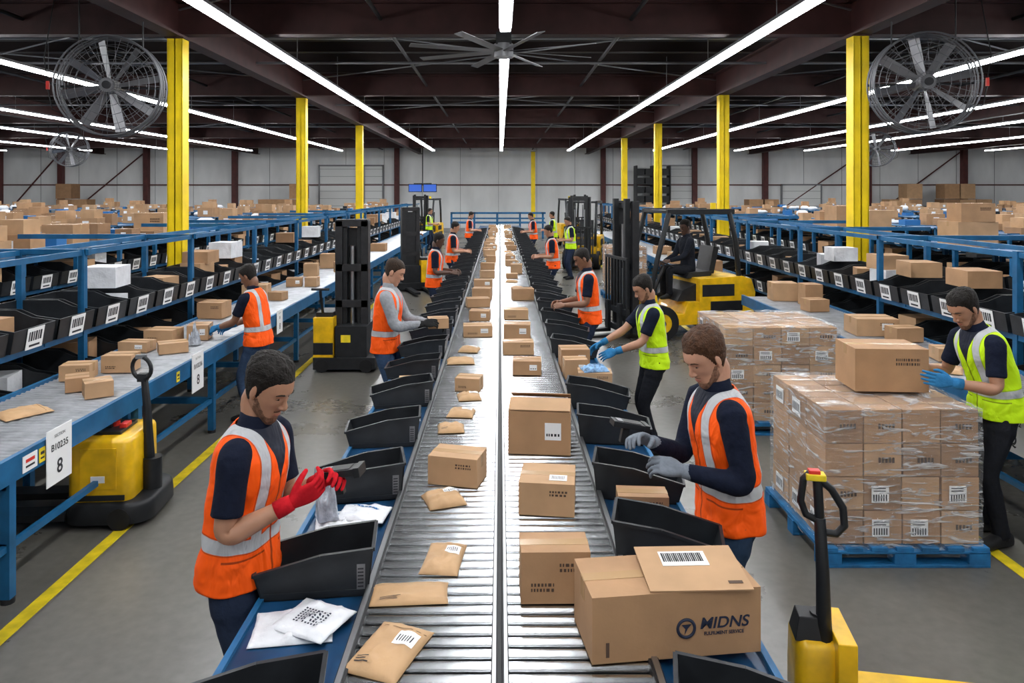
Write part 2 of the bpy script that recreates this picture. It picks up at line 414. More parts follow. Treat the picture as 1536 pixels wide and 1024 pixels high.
def pillow(x,y,z,w,l,t,rz,mat_,lab=0,name='padded_envelope',wr=.15,pr=None,nx=22,ny=26):
    b=MB(); vs=[];fs=[]; sd=random.uniform(0,99)
    for layer in(0,1):
        for j in range(ny+1):
            for i in range(nx+1):
                u=i/nx*2-1; v=j/ny*2-1
                f=(1-abs(u)**3.5)*(1-abs(v)**3.5); f=max(f,0)**.6
                n_=noise.noise(Vector((u*2.2+sd,v*2.2,0)))+.5*noise.noise(Vector((u*5+sd,v*5,3)))
                zz=(t*.97*f*(1+wr*n_*2)+.002+abs(wr*.02*n_)) if layer else (.0 if f>0 else .001)
                ex=1-.03*(1-abs(v)**2)+.02*wr*n_; vs.append((u*w/2*ex,v*l/2*(1+.03*wr*n_),zz))
    N=(nx+1)*(ny+1)
    for j in range(ny):
        for i in range(nx):
            a=j*(nx+1)+i; fs.append((N+a,N+a+1,N+a+nx+2,N+a+nx+1)); fs.append((a,a+nx+1,a+nx+2,a+1))
    for i in range(nx): fs.append((i,i+1,N+i+1,N+i)); a=ny*(nx+1)+i; fs.append((a+1,a,N+a,N+a+1))
    for j in range(ny): a=j*(nx+1); fs.append((a+nx+1,a,N+a,N+a+nx+1)); a+=nx; fs.append((a,a+nx+1,N+a+nx+1,N+a))
    b.add(vs,fs,mat_,True)
    def zt(px,py):
        u=px/(w/2);v=py/(l/2); f=max((1-abs(u)**3.5)*(1-abs(v)**3.5),0)**.6
        n_=noise.noise(Vector((u*2.2+sd,v*2.2,0)))+.5*noise.noise(Vector((u*5+sd,v*5,3)))
        return t*.97*f*(1+wr*n_*2)+.002+abs(wr*.02*n_)
    def patch(x0,x1,y0,y1,k,off,n=6):
        vs=[];fs=[]
        for j in range(n+1):
            for i in range(n+1):
                px=x0+(x1-x0)*i/n; py=y0+(y1-y0)*j/n; vs.append((px,py,zt(px,py)+off))
        for j in range(n):
            for i in range(n): a=j*(n+1)+i; fs.append((a,a+1,a+n+2,a+n+1))
        b.add(vs,fs,k,True)
    patch(-w*.46,w*.46,l*.33,l*.345,'edge' if mat_=='kraft' else mat_,.0015)
    if lab:
        patch(w*.02,w*.4,l*.02,l*.28,'label',.002)
        for i in range(6): patch(w*.06+i*w*.05,w*.08+i*w*.05,l*.08,l*.2,'ink',.003,2)
    if pr=='dots':
        for i in range(9):
            for j in range(7):
                if random.random()<.85: patch(-w*.22+i*w*.055,-w*.19+i*w*.055,-l*.25+j*l*.06,-l*.215+j*l*.06,'inkblue',.003,1)
    if pr=='lines':
        for j in range(3): patch(-w*.36,-w*.36+w*random.uniform(.12,.26),-l*.38+j*l*.04,-l*.365+j*l*.04,'ink',.003,3)
    if pr=='swoosh':
        for j in range(8):
            a=.5+j*.28; patch(w*.28*math.cos(a)-.02*w,w*.28*math.cos(a)+.04*w,l*.25*math.sin(a)-l*.03,l*.25*math.sin(a)+l*.03,'crate',.003,2)
    return b.obj(name,loc=(x,y,z),rz=rz)
Z=.853
pillow(-.385,2.55,Z,.205,.30,.028,R(-20),'kraft',1,pr='lines')
pillow(-.36,2.91,Z,.31,.155,.022,R(4),'kraft',0,pr='lines')
pillow(-.245,3.19,Z,.165,.27,.026,R(-6),'kraft',1)
pillow(-.29,3.80,Z,.20,.19,.04,R(20),'kraft',1)
carton(-.235,4.08,Z,.28,.20,.155,R(-14),'card2',lab=0,pr=2)
pillow(-.33,4.94,Z,.18,.17,.035,R(5),'kraft',0,pr='lines'); pillow(-.28,5.28,Z,.19,.18,.035,R(-6),'kraft',1)
pillow(-.24,5.70,Z,.18,.18,.035,R(8),'kraft',1)
carton(-.25,5.97,Z,.20,.17,.10,R(-10),'card2',pr=1)
pillow(-.37,6.9,Z,.26,.2,.04,R(5),'kraft'); pillow(-.31,7.4,Z,.2,.2,.04,R(-8),'kraft',1)
carton(-.25,8.2,Z,.32,.22,.12,R(4),'card2',lab=1,pr=1)
carton(-.25,9.2,Z,.25,.2,.12,R(-6),'card',lab=1)
carton(.215,2.93,Z,.27,.17,.20,R(1),'card',pr=3)
carton(.245,3.75,Z,.275,.27,.16,R(-7),'card2',lab=2,pr=2)
carton(.255,4.62,Z,.38,.32,.26,R(-6),'card',lab=1,pr=0,flap=1,tape=False)
carton(.24,6.5,Z,.25,.2,.12,R(-3),'card',lab=1); carton(.18,7.3,Z,.30,.2,.12,R(2),'card2',pr=2)
carton(.19,8.1,Z,.29,.22,.15,R(-3),'card',lab=1); carton(.2,9.3,Z,.3,.22,.12,R(3),'card2',pr=1)
y=10.3
while y<34:
    for sx in(-1,1):
        if random.random()<.85:
            x=sx*random.uniform(.2,.34)
            yy=y+random.uniform(-.1,.1)
            if random.random()<.35: pillow(x,yy,Z,.22,.2,.035,R(random.uniform(-15,15)),'kraft',1,nx=8,ny=8)
            else: carton(x,yy,Z,random.uniform(.2,.32),random.uniform(.16,.26),random.uniform(.08,.18),R(random.uniform(-12,12)),random.choice(['card','card2']),lab=random.choice([0,1]))
    y+=random.uniform(.6,.85)
# big printed box front right
e=empty('cardboard_box',(.592,2.645,.855),R(7))
b=MB(); w,d,h=.60,.27,.225
b.bx(-w/2,w/2,-d/2,d/2,0,h,'card'); b.bx(-w/2-.001,w/2+.001,-.002,.002,h-.003,h+.0012,'edge')
b.box((-w*.3,0,h+.001),(w*.4,.05,.002),'tape'); b.box((-w/2-.001,0,h-.035),(.002,.05,.07),'tape')
b.bx(-w*.42,-w*.40,-d/2-.001,-d/2,.02,.07,'inkbrown')
b.obj('carton_body',e,bevel=.004)
T=Matrix.Translation((-w*.14,.0,h+.018))@Matrix.Rotation(R(-5),4,'Z')@Matrix.Rotation(R(6),4,'X')
b=MB(); b.box((.18,.0,0),(.36,.26,.005),'card2',T=T); b.box((.165,.05,.004),(.17,.085,.002),'label',T=T)
for i in range(20): b.box((.09+i*.0075,.055,.0062),(.0035 if i%3 else .0055,.05,.002),'ink',T=T)
b.box((.31,-.09,.004),(.05,.015,.001),'inkbrown',T=T)
b.obj('top_flap',e)
RX=Matrix.Rotation(R(90),4,'X')
text('MIDNS',.054,'inkblue',Matrix.Translation((.165,-d/2-.0025,.112))@RX,e,sx=1.08,bold=.0011,shear=.2)
text('FULFILMENT SERVICE',.0165,'inkblue',Matrix.Translation((.165,-d/2-.0025,.078))@RX,e,sx=.92,bold=.0005)
b=MB(); pts=[(.030+.030*math.cos(a*math.pi/12),-d/2-.001,.100+.030*math.sin(a*math.pi/12)) for a in range(24)]
b.tube(pts,.0055,'inkblue',6,loop=True,flat=1); b.prism([(.014,-d/2-.001,.112),(.048,-d/2-.001,.114),(.035,-d/2-.001,.100),(.024,-d/2-.001,.080),(.027,-d/2-.001,.098)],(0,-.002,0),'inkblue')
b.obj('logo',e)
TB=.823
carton(.72,3.72,TB,.25,.14,.11,R(-4),'card',pr=3)
pillow(.745,3.52,TB,.27,.17,.055,R(-8),'polyblue',0,'poly_mailer',.3)
carton(.68,6.75,TB,.26,.22,.20,R(3),'card',lab=1); carton(.80,6.2,TB,.28,.2,.12,R(-4),'card2',pr=2); carton(.66,6.45,TB,.2,.16,.17,R(4),'card2',lab=1)
pillow(.73,5.92,TB,.26,.2,.06,R(6),'polyblue',0,'poly_mailer',.3); pillow(.80,6.2,TB+.122,.22,.16,.04,R(8),'polyblue',0,'poly_mailer',.3)
pillow(-.77,2.74,TB,.30,.22,.02,R(8),'poly',0,'poly_mailer',.35)
pillow(-.70,2.75,TB+.022,.24,.22,.018,R(-24),'poly',0,'poly_mailer',.35,pr='dots')
pillow(-.78,3.62,TB,.26,.2,.02,R(12),'poly',0,'poly_mailer',.35,pr='swoosh'); pillow(-.68,3.66,TB+.02,.25,.18,.018,R(-8),'poly',0,'poly_mailer',.35,pr='swoosh')
pillow(-.74,4.45,TB,.30,.17,.03,R(-5),'poly',0,'poly_mailer',.35,pr='lines'); pillow(-.72,5.28,TB,.30,.17,.03,R(5),'poly',0,'poly_mailer',.35)
pillow(-.85,3.60,TB+.03,.10,.10,.14,R(25),'polyclear',0,'plastic_bag',.5)
carton(-.72,6.05,TB,.22,.14,.10,R(8),'card2')
for y in (8.9,10.6,13.6,15,17,19):
    pillow(-.72,y+.12,TB,.26,.2,.05,R(random.uniform(-20,20)),'poly' if y<14 else 'kraft',0,'poly_mailer',.3,nx=8,ny=8)
    pillow(.72,y+.3,TB,.26,.2,.05,R(random.uniform(-20,20)),'polyblue' if y<10 else 'poly',0,'poly_mailer',.3,nx=8,ny=8)

# ------------------------------------------------------------------ side conveyors
def side_conv(x0,x1,y0,y1):
    b=MB(); y=y0+.05
    while y<y1:
        b.cyl((x0+.03,y,H-.025),(x1-.03,y,H-.025),.024,'steelr',8,caps=False); y+=.060 if y<14 else .075
    for x in(x0,x1-.035): b.bx(x,x+.035,y0,y1,H-.13,H+.02,'blue')
    y=y0+.3
    while y<y1:
        for x in(x0+.01,x1-.07):
            b.bx(x,x+.06,y,y+.06,0.03,H-.12,'blue'); b.cyl((x+.03,y+.03,0),(x+.03,y+.03,.03),.04,'dark',10)
        b.bx(x0+.03,x1-.03,y,y+.05,.3,.36,'blue'); b.bx(x0+.03,x1-.03,y,y+.05,H-.17,H-.12,'blue'); y+=1.55
    for x in(x0+.02,x1-.06): b.bx(x,x+.035,y0+.3,y1-.3,.31,.35,'blue')
    b.obj('roller_conveyor',fix=False)
side_conv(-3.85,-2.9,2.5,30); side_conv(3.72,4.62,2.5,11.3); side_conv(3.72,4.62,14.3,30)
def sign(x,y,z,w,h,facing,ch,top=''):
    e=empty('hanging_sign',(x,y,z))
    b=MB(); b.box((0,0,0),(.006,w,h),'label'); b.obj('sign_board',e)
    rot=Matrix.Rotation(R(90)*facing,4,'Z')@RX
    off=Matrix.Translation((facing*.005,0,0))
    text(ch,h*.36,'ink',off@Matrix.Translation((0,0,-h*.22))@rot,e,bold=.002)
    if top: text(top,h*.17,'ink',off@Matrix.Translation((0,0,h*.16))@rot,e,bold=.001)
    text('SECTION',h*.08,'ink',off@Matrix.Translation((0,0,h*.36))@rot,e)
sign(-2.885,4.80,.74,.27,.36,1,'8','B10235'); sign(-2.885,7.0,.74,.26,.36,1,'8','B10236'); sign(-2.885,9.6,.76,.24,.30,1,'8','B1'); sign(3.705,5.3,.74,.32,.34,-1,'Q','G05882'); sign(3.705,9.2,.74,.26,.34,-1,'Q','G05')
def sticker(x,y,z,w,h,k,facing):
    b=MB(); b.box((0,0,0),(.004,w,h),k); b.box((facing*.003,0,h*.15),(.002,w*.6,h*.2),'red' if k=='label' else 'ink'); b.box((facing*.003,0,-h*.2),(.002,w*.6,h*.12),'ink'); b.obj('rail_sticker',loc=(x,y,z))
sticker(-2.897,4.52,.79,.14,.10,'label',1); sticker(-2.897,4.64,.79,.06,.09,'line',1); sticker(-2.897,6.6,.79,.06,.09,'line',1)
C=carton
C(-3.62,6.3,Z,.24,.2,.13,R(10),'card2',pr=2); C(-3.40,6.58,Z,.26,.2,.15,R(4),'card2',pr=1); C(-3.17,5.78,Z,.2,.2,.12,R(35),'card2'); C(-3.43,5.95,Z,.17,.2,.11,R(30),'card')
C(-3.66,7.4,Z,.3,.18,.1,R(-5),'card2',lab=1); C(-3.62,7.9,Z,.32,.24,.13,R(-5),'card2',pr=1); C(-3.28,7.35,Z,.27,.2,.1,R(30),'card2'); C(-3.28,8.02,Z,.22,.25,.16,R(10),'card2',lab=1)
C(-3.66,9.4,Z,.32,.3,.2,R(-3),'card',pr=2); C(-3.5,12.5,Z,.26,.24,.14,R(10),'card',lab=1); C(-3.2,12.5,Z,.2,.24,.15,R(0),'card2'); C(-3.6,14,Z,.26,.24,.24,R(5),'card2'); C(-3.2,14.8,Z,.3,.3,.2,R(15),'card'); C(-3.5,17,Z,.4,.4,.3,0,'card2'); C(-3.3,20,Z,.4,.4,.2,0,'card')
C(-3.65,11,Z,.36,.3,.22,R(4),'card2',pr=2); C(-3.3,10.9,Z,.22,.2,.12,R(-12),'card'); C(-3.6,15.5,Z,.36,.3,.3,R(4),'card2')
pillow(-3.45,5.3,Z,.26,.32,.03,R(-35),'kraft')
pillow(-3.2,7.68,Z,.1,.1,.14,0,'polyclear',0,'plastic_bag',.5)
C(4.2,8.3,Z,.46,.36,.19,R(-4),'card2',pr=2,lab=1); C(4.35,7.9,Z,.3,.22,.15,R(5),'card'); C(4.25,9.9,Z,.28,.24,.16,R(8),'card'); C(4.2,10.9,Z,.36,.3,.26,R(-4),'card2'); C(4.4,10.4,Z,.25,.24,.30,R(2),'card'); C(4.3,14.8,Z,.3,.3,.22,0,'card'); C(4.0,16.5,Z,.4,.3,.25,0,'card2'); C(4.2,19,Z,.4,.4,.2,0,'card'); C(4.3,7.0,Z,.3,.22,.12,R(-8),'card2',lab=1)
pillow(4.0,6.6,Z,.3,.3,.03,R(-35),'kraft')

# ------------------------------------------------------------------ racks with bins
def rack_mesh(L,top,y_ext=0):
    b=MB(); rnd=random.Random(3+top)
    D=.66
    levels=(.16,.64,1.12)
    for z in levels:
        for x in(-.03,-D+.03): b.bx(x-.02,x+.02,0,L,z-.05,z,'blue')
        y=.62
        while y<L: b.bx(-D,0,y-.015,y+.015,z-.03,z-.003,'blue'); y+=1.24
    ph=1.62 if top else 1.9
    y=0
    while y<=L+.01:
        for x in(-.03,-D+.03): b.bx(x-.03,x+.03,y-.03,y+.03,0,ph,'blue')
        b.bx(-D,0,y-.02,y+.02,ph-.05,ph,'blue')
        y+=1.24*(1 if top else 2)
    if top: b.bx(-D,0,0,L,1.58,1.60,'blue')
    else:
        for x in (-.03,-D+.03): b.bx(x-.015,x+.015,0,L,ph-.06,ph-.01,'blue')
    for li,z in enumerate(levels):
        y=.04
        while y<L-.6:
            w=.56; hh=.29; k='bin'; z0=z; t=.012
            y0=y+.02;y1=y0+w
            if rnd.random()<.10 and top:
                b.box((-.33,y0+w/2,z0+.14),(.5,.5,.28),rnd.choice(['card','card2','crate','green','poly'])); y+=.62; continue
            for yy in(y0,y1-t):
                b.prism([(.06,yy,z0+.02),(.09,yy,z0+.20),(-.12,yy,z0+.23),(-.26,yy,z0+hh),(-D,yy,z0+hh),(-D,yy,z0+.0)],(0,t,0),k)
            b.prism([(.06,y0,z0+.02),(.09,y0,z0+.20),(.078,y0,z0+.20),(.048,y0,z0+.02)],(0,w,0),k)
            b.prism([(.06,y0,z0+.02),(-D,y0,z0),(-D,y0,z0+.01),(.06,y0,z0+.03)],(0,w,0),k)
            b.bx(-D,-D+t,y0,y1,z0,z0+hh,k)
            T=Matrix.Translation((.082,y0+w/2,z0+.105))@Matrix.Rotation(R(9.5),4,'Y')
            b.box((0,0,0),(.004,.22,.18),'label',T=T)
            if li>0:
                for q in range(6): b.box((.003,-.08+q*.030,.02),(.002,.014+.008*(q%2),.08),'ink',T=T)
                b.box((.003,0,-.06),(.002,.14,.018),'ink',T=T)
            if rnd.random()<.55:
                kk=rnd.choice(['card','card2','poly','card3','card2']); s=rnd.uniform(.15,.36 if li==2 else .3)
                b.box((-.33,y0+w/2+rnd.uniform(-.1,.1),z0+.02+s/2),(.34,.3,s),kk,rz=rnd.uniform(-.3,.3))
            y+=.62
    return b.mesh('bin_rack')
rA=rack_mesh(32,0); rB=rack_mesh(36,1)
place(rA,'bin_rack',None,(-4.0,4.6,0)); place(rA,'bin_rack',None,(4.8,36.6,0),math.pi)
def top_load(x0,x1,y0,y1,z,seed,dens=.75,big=1):
    rnd=random.Random(seed); b=MB(); y=y0
    while y<y1:
        for xc in ((x0+.33),(x1-.33)):
            if rnd.random()<dens:
                x=xc+rnd.uniform(-.05,.05); w=rnd.uniform(.3,.56)*big; d=rnd.uniform(.28,.5); h=rnd.uniform(.12,.32)*big
                k=rnd.choice(['card','card','card2','card2','card3','card','poly','poly','crate','black'])
                if k=='poly': b.ell((x,y,z+h*.4),(w*.45,d*.5,h*.45),'poly',10,6)
                elif k in('crate','black'): b.box((x,y,z+h*.3),(w*.8,d*.8,h*.6),k)
                else:
                    a=rnd.uniform(-.15,.15); b.box((x,y,z+h/2),(w,d,h),k,rz=a); b.box((x,y,z+h+.001),(w*1.002,.05,.003),'tape',rz=a); b.box((x,y-d/2-.012,z+h*.5),(w*.3,.002,h*.4),'label',rz=a)
                    if rnd.random()<.3: b.box((x+.03,y,z+h+.1),(w*.7,d*.8,.2),rnd.choice(['card','card2']),rz=-a)
        y+=rnd.uniform(.55,.9)
    b.obj('stacked_cartons')
rows_l=[-6.3,-9.6,-13.2,-17.2,-21.4,-25.8,-30.2]; rows_r=[6.8,10.2,14,18,22.2,26.6,31]
for i,x in enumerate(rows_l):
    place(rB,'bin_rack',None,(x,6,0)); place(rB,'bin_rack',None,(x-1.34,42,0),math.pi)
    top_load(x-1.3,x-.05,6.3,41.5,1.6,i+20,.5 if i else .6)
for i,x in enumerate(rows_r):
    place(rB,'bin_rack',None,(x,42,0),math.pi); place(rB,'bin_rack',None,(x+1.34,6,0))
    top_load(x+.05,x+1.3,6.3 if i else 17.5,41.5,1.6,i+80,.5)
for sx,x0,x1,ys_ in ((0,-6.3,-3.97,(7.1,9.6,12.9,14.5,17,19.2,22)),(1,4.82,6.8,(9.3,11.6,14.3,16.7,18.7,21.7))):
    b=MB()
    for y in ys_: b.bx(x0,x1,y-.025,y+.025,1.84,1.9,'blue')
    b.obj('rack_crossbars')
C(7.2,11.3,1.60,.62,.5,.40,R(2),'card2',pr=1); C(7.22,11.25,2.0,.5,.4,.28,R(-3),'card',pr=2) ; C(7.75,12.3,1.6,.5,.5,.4,0,'card',pr=2); C(7.2,14.2,1.60,.5,.5,.5,0,'card2'); C(7.6,16.2,1.60,.6,.6,.55,0,'card'); C(7.2,9.4,1.6,.5,.4,.3,R(5),'card2',lab=1); C(7.6,8.2,1.6,.5,.4,.34,R(-5),'card',lab=1)
C(-6.7,14.2,1.6,.55,.5,.45,R(3),'card2',pr=2); C(-6.75,11.4,1.6,.5,.4,.35,R(-4),'card',pr=1); C(-6.7,9.0,1.6,.5,.4,.3,R(5),'card2',lab=1)
b=MB(); rnd=random.Random(11)
for x0 in(-4.33,5.13):
    y=8.0
    while y<34:
        if rnd.random()<.5:
            h=rnd.uniform(.16,.27); b.box((x0+rnd.uniform(-.04,.04),y,1.425+h/2),(.36,rnd.uniform(.3,.46),h),rnd.choice(['card','card2','card3','card2','poly']),rz=rnd.uniform(-.1,.1))
        y+=rnd.uniform(.7,1.3)
b.obj('stacked_cartons')
b=MB(); rnd=random.Random(5)
for x in (-28,-27,-15,-14,-13,16.5,17.4,25.5,26.6,29,30,31):
    for k in range(rnd.randint(2,3)): b.box((x+rnd.uniform(-.05,.05),47.5,.5+k*1.0),(1.0,1.0,.96),rnd.choice(['card','card2','card3']))
b.obj('pallet_load')
b=MB()
for lv in range(6):
    b.bx(9.0,11.2,48.2,49.2,.6*lv+.55,.6*lv+.6,'dark')
    for q in range(4): b.bx(9.05+q*.54,9.5+q*.54,48.25,49.1,.6*lv+.6,.6*lv+1.0,'black')
for x in(9,10.1,11.2): b.bx(x-.04,x+.04,48.2,49.2,0,4.2,'dark')
b.obj('storage_shelf')
b=MB()
for x in(-5.2,-4.3): b.bx(x-.42,x+.42,45.0,45.06,2.45,2.95,'black'); b.bx(x-.38,x+.38,44.985,45.0,2.49,2.91,'screen')
b.cyl((-4.75,45.05,2.9),(-4.75,45.05,5.2),.03,'dark'); b.bx(-5.3,-4.2,45.03,45.09,2.95,3.0,'dark')
b.obj('status_screens')
b=MB()
for i in range(5): b.bx(-2.6+i*1.2,-2.5+i*1.2,38.5,38.6,0,1.4,'blue')
b.bx(-2.6,2.4,38.4,39.4,.8,.88,'blue'); b.bx(-2.6,2.4,38.5,38.6,1.3,1.4,'blue'); b.bx(-2.6,2.4,39.3,39.4,1.0,1.08,'blue')
b.obj('cross_conveyor')

# ------------------------------------------------------------------ wrapped pallets
def pallet_load(name,x0,x1,y0,y1,top,nx,ny,nz,seed):
    rnd=random.Random(seed); e=empty(name,((x0+x1)/2,(y0+y1)/2,0)); w=x1-x0; d=y1-y0
    b=MB()
    W,Dd=w+.10,d+.08
    for i in range(3):
        y=-Dd/2+.05+i*(Dd-.1)/2; b.bx(-W/2,W/2,y-.05,y+.05,0,.02,'palletblue')
        for j in range(3): x=-W/2+.07+j*(W-.14)/2; b.bx(x-.07,x+.07,y-.05,y+.05,.02,.10,'palletblue')
    for i in range(7):
        x=-W/2+.06+i*(W-.12)/6; b.bx(x-.055,x+.055,-Dd/2,Dd/2,.105,.13,'palletblue')
    for i in range(3):
        y=-Dd/2+.05+i*(Dd-.1)/2; b.bx(-W/2,W/2,y-.05,y+.05,.09,.105,'palletblue')
    b.obj('pallet',e,bevel=.003)
    b=MB(); z0=.135; cw=w/nx; cd=d/ny; ch=(top-z0)/nz
    for k in range(nz):
        for i in range(nx):
            for j in range(ny):
                if 0<i<nx-1 and 0<j<ny-1 and k<nz-1: continue
                cx=-w/2+cw*(i+.5)+rnd.uniform(-.004,.004); cy=-d/2+cd*(j+.5)+rnd.uniform(-.004,.004); cz=z0+ch*(k+.5)
                b.box((cx,cy,cz),(cw-.008,cd-.008,ch-.006),rnd.choice(['card','card','card3','card2']))
                if k==nz-1: b.box((cx,cy,cz+ch/2),(cw-.01,.045,.002),'tape')
                if j==0:
                    t=rnd.random()
                    if t<.42:
                        b.box((cx-cw*.08,-d/2-.006,cz),(cw*.45,.003,ch*.5),'label')
                        for q in range(6): b.box((cx-cw*.25+q*cw*.065,-d/2-.0085,cz-ch*.1),(cw*.035,.002,ch*.2),'ink')
                        for q in range(2): b.box((cx-cw*.1,-d/2-.0085,cz+ch*(.1+.08*q)),(cw*.32,.002,ch*.03),'ink')
                    elif t<.85:
                        for q in range(5): b.box((cx-cw*.1+q*cw*.09,-d/2-.005,cz+rnd.uniform(.0,.004)),(cw*.06,.002,ch*.16),'inkbrown')
                if i==0 and rnd.random()<.6:
                    b.box((-w/2-.006,cy,cz),(.003,cd*.45,ch*.5),'label')
                    for q in range(5): b.box((-w/2-.0085,cy-cd*.16+q*cd*.08,cz),(.002,cd*.04,ch*.25),'ink')
    b.obj('cartons',e,bevel=.004)
    b=MB(); rs=[]; N=96; off=.014
    for kz in range(40):
        z=.06+(top+.012-.06)*kz/39; ring=[]
        for i in range(N):
            t=i/N*4; s=int(t); f=t-s
            cx=[(-1,-1),(1,-1),(1,1),(-1,1),(-1,-1)]
            a=cx[s];c=cx[s+1]
            x=(a[0]+(c[0]-a[0])*f)*(w/2+off); y=(a[1]+(c[1]-a[1])*f)*(d/2+off)
            nn=noise.noise(Vector((x*5+seed,y*5,z*16+x*4)))*.012+.002
            ring.append(Vector((x*(1+nn),y*(1+nn),z)))
        rs.append(ring)
    b.rings(rs,'wrap',cap=False)
    vs=[];fs=[];n=22
    for j in range(n+1):
        for i in range(n+1):
            x=(i/n*2-1)*(w/2+off); y=(j/n*2-1)*(d/2+off); vs.append((x,y,top+.014+.016*noise.noise(Vector((x*7,y*7,seed)))))
    for j in range(n):
        for i in range(n): a=j*(n+1)+i; fs.append((a,a+1,a+n+2,a+n+1))
    b.add(vs,fs,'wrap',True)
    b.obj('stretch_film',e)
pallet_load('wrapped_pallet',2.14,3.15,4.82,5.75,1.02,4,3,4,3)
pallet_load('wrapped_pallet',2.28,3.42,7.42,8.4,1.08,4,4,5,8)
pallet_load('wrapped_pallet',2.45,3.3,16.5,17.5,1.2,3,3,4,9)
C(2.76,5.32,1.05,.50,.36,.30,R(-4),'card',pr=2,lab=0)

# ------------------------------------------------------------------ people
def spl(tab,n):
    out=[]; m=len(tab)-1
    for i in range(n+1):
        t=i/n*m; k=min(int(t),m-1); f=t-k
        p=[tab[max(k-1,0)],tab[k],tab[k+1],tab[min(k+2,m)]]
        out.append([0.5*((2*b_)+(-a_+c_)*f+(2*a_-5*b_+4*c_-d_)*f*f+(-a_+3*b_-3*c_+d_)*f**3) for a_,b_,c_,d_ in zip(*p)])
    return out
def sup(rx,ry,n,pw):
    out=[]
    for i in range(n):
        a=2*math.pi*i/n; c,s=math.cos(a),math.sin(a)
        out.append((rx*math.copysign(abs(c)**(2/pw),c),ry*math.copysign(abs(s)**(2/pw),s)))
    return out
def remesh(o,vox,it=3,fac=.5):
    r=o.modifiers.new('remesh','REMESH'); r.mode='VOXEL'; r.voxel_size=vox; r.use_smooth_shade=True
    s=o.modifiers.new('smooth','SMOOTH'); s.iterations=it; s.factor=fac
def limb(b,pts,rad,k,n=14,seg=18,wr=0,seed=0):
    q=spl([(*p,r_) for p,r_ in zip(pts,rad)],seg)
    rr=[t[3] for t in q]
    if wr: rr=[r_*(1+wr*noise.noise(Vector((i*.9,seed,0)))) for i,r_ in enumerate(rr)]
    b.tube([Vector(t[:3]) for t in q],rr,k,n)
HEAD=[(-.006,.062,.010,.010),(-.002,.058,.026,.024),(.012,.047,.042,.038),(.03,.032,.058,.050),(.05,.019,.071,.058),(.075,.009,.080,.064),(.10,.004,.087,.069),(.125,.0,.092,.072),(.15,-.003,.097,.0745),(.175,-.007,.094,.073),(.20,-.010,.082,.066),(.22,-.013,.058,.048),(.232,-.015,.030,.026),(.236,-.016,.008,.008)]
def g(x,z,cx,cz,sx,sz): return math.exp(-((x-cx)/sx)**2-((z-cz)/sz)**2)
def head_rings(n,m):
    rs=[]
    for z,yc,ry,rx in spl(HEAD,m):
        ring=[]
        for x,y in sup(max(rx,.003),max(ry,.003),n,2.25):
            p=Vector((x,yc+y,z)); w=clamp(y/.04,0,1)
            ax=abs(x); dy=0
            dy-=.0085*g(ax,z,.030,.127,.016,.010)
            dy+=.0035*g(ax,z,.030,.146,.022,.006)
            dy+=.004*g(ax,z,.046,.098,.018,.016)
            dy-=.004*g(ax,z,.050,.062,.016,.018)
            dy+=.0035*g(ax,z,0,.056,.022,.014)
            dy-=.003*g(ax,z,0,.036,.022,.006)
            dy+=.003*g(ax,z,0,.014,.018,.010)
            dy-=.003*g(ax,z,0,.136,.012,.010)
            p.y+=dy*w; ring.append(p)
        rs.append(ring)
    return rs
HL=[(-.11,.040),(-.05,.045),(-.02,.06),(-.012,.095),(.004,.088),(.016,.100),(.026,.135),(.045,.168),(.06,.186),(.12,.192)]
def hairline(y):
    for (a,za),(c,zc) in zip(HL,HL[1:]):
        if y<=c: return za+(zc-za)*clamp((y-a)/(c-a),0,1)
    return HL[-1][1]
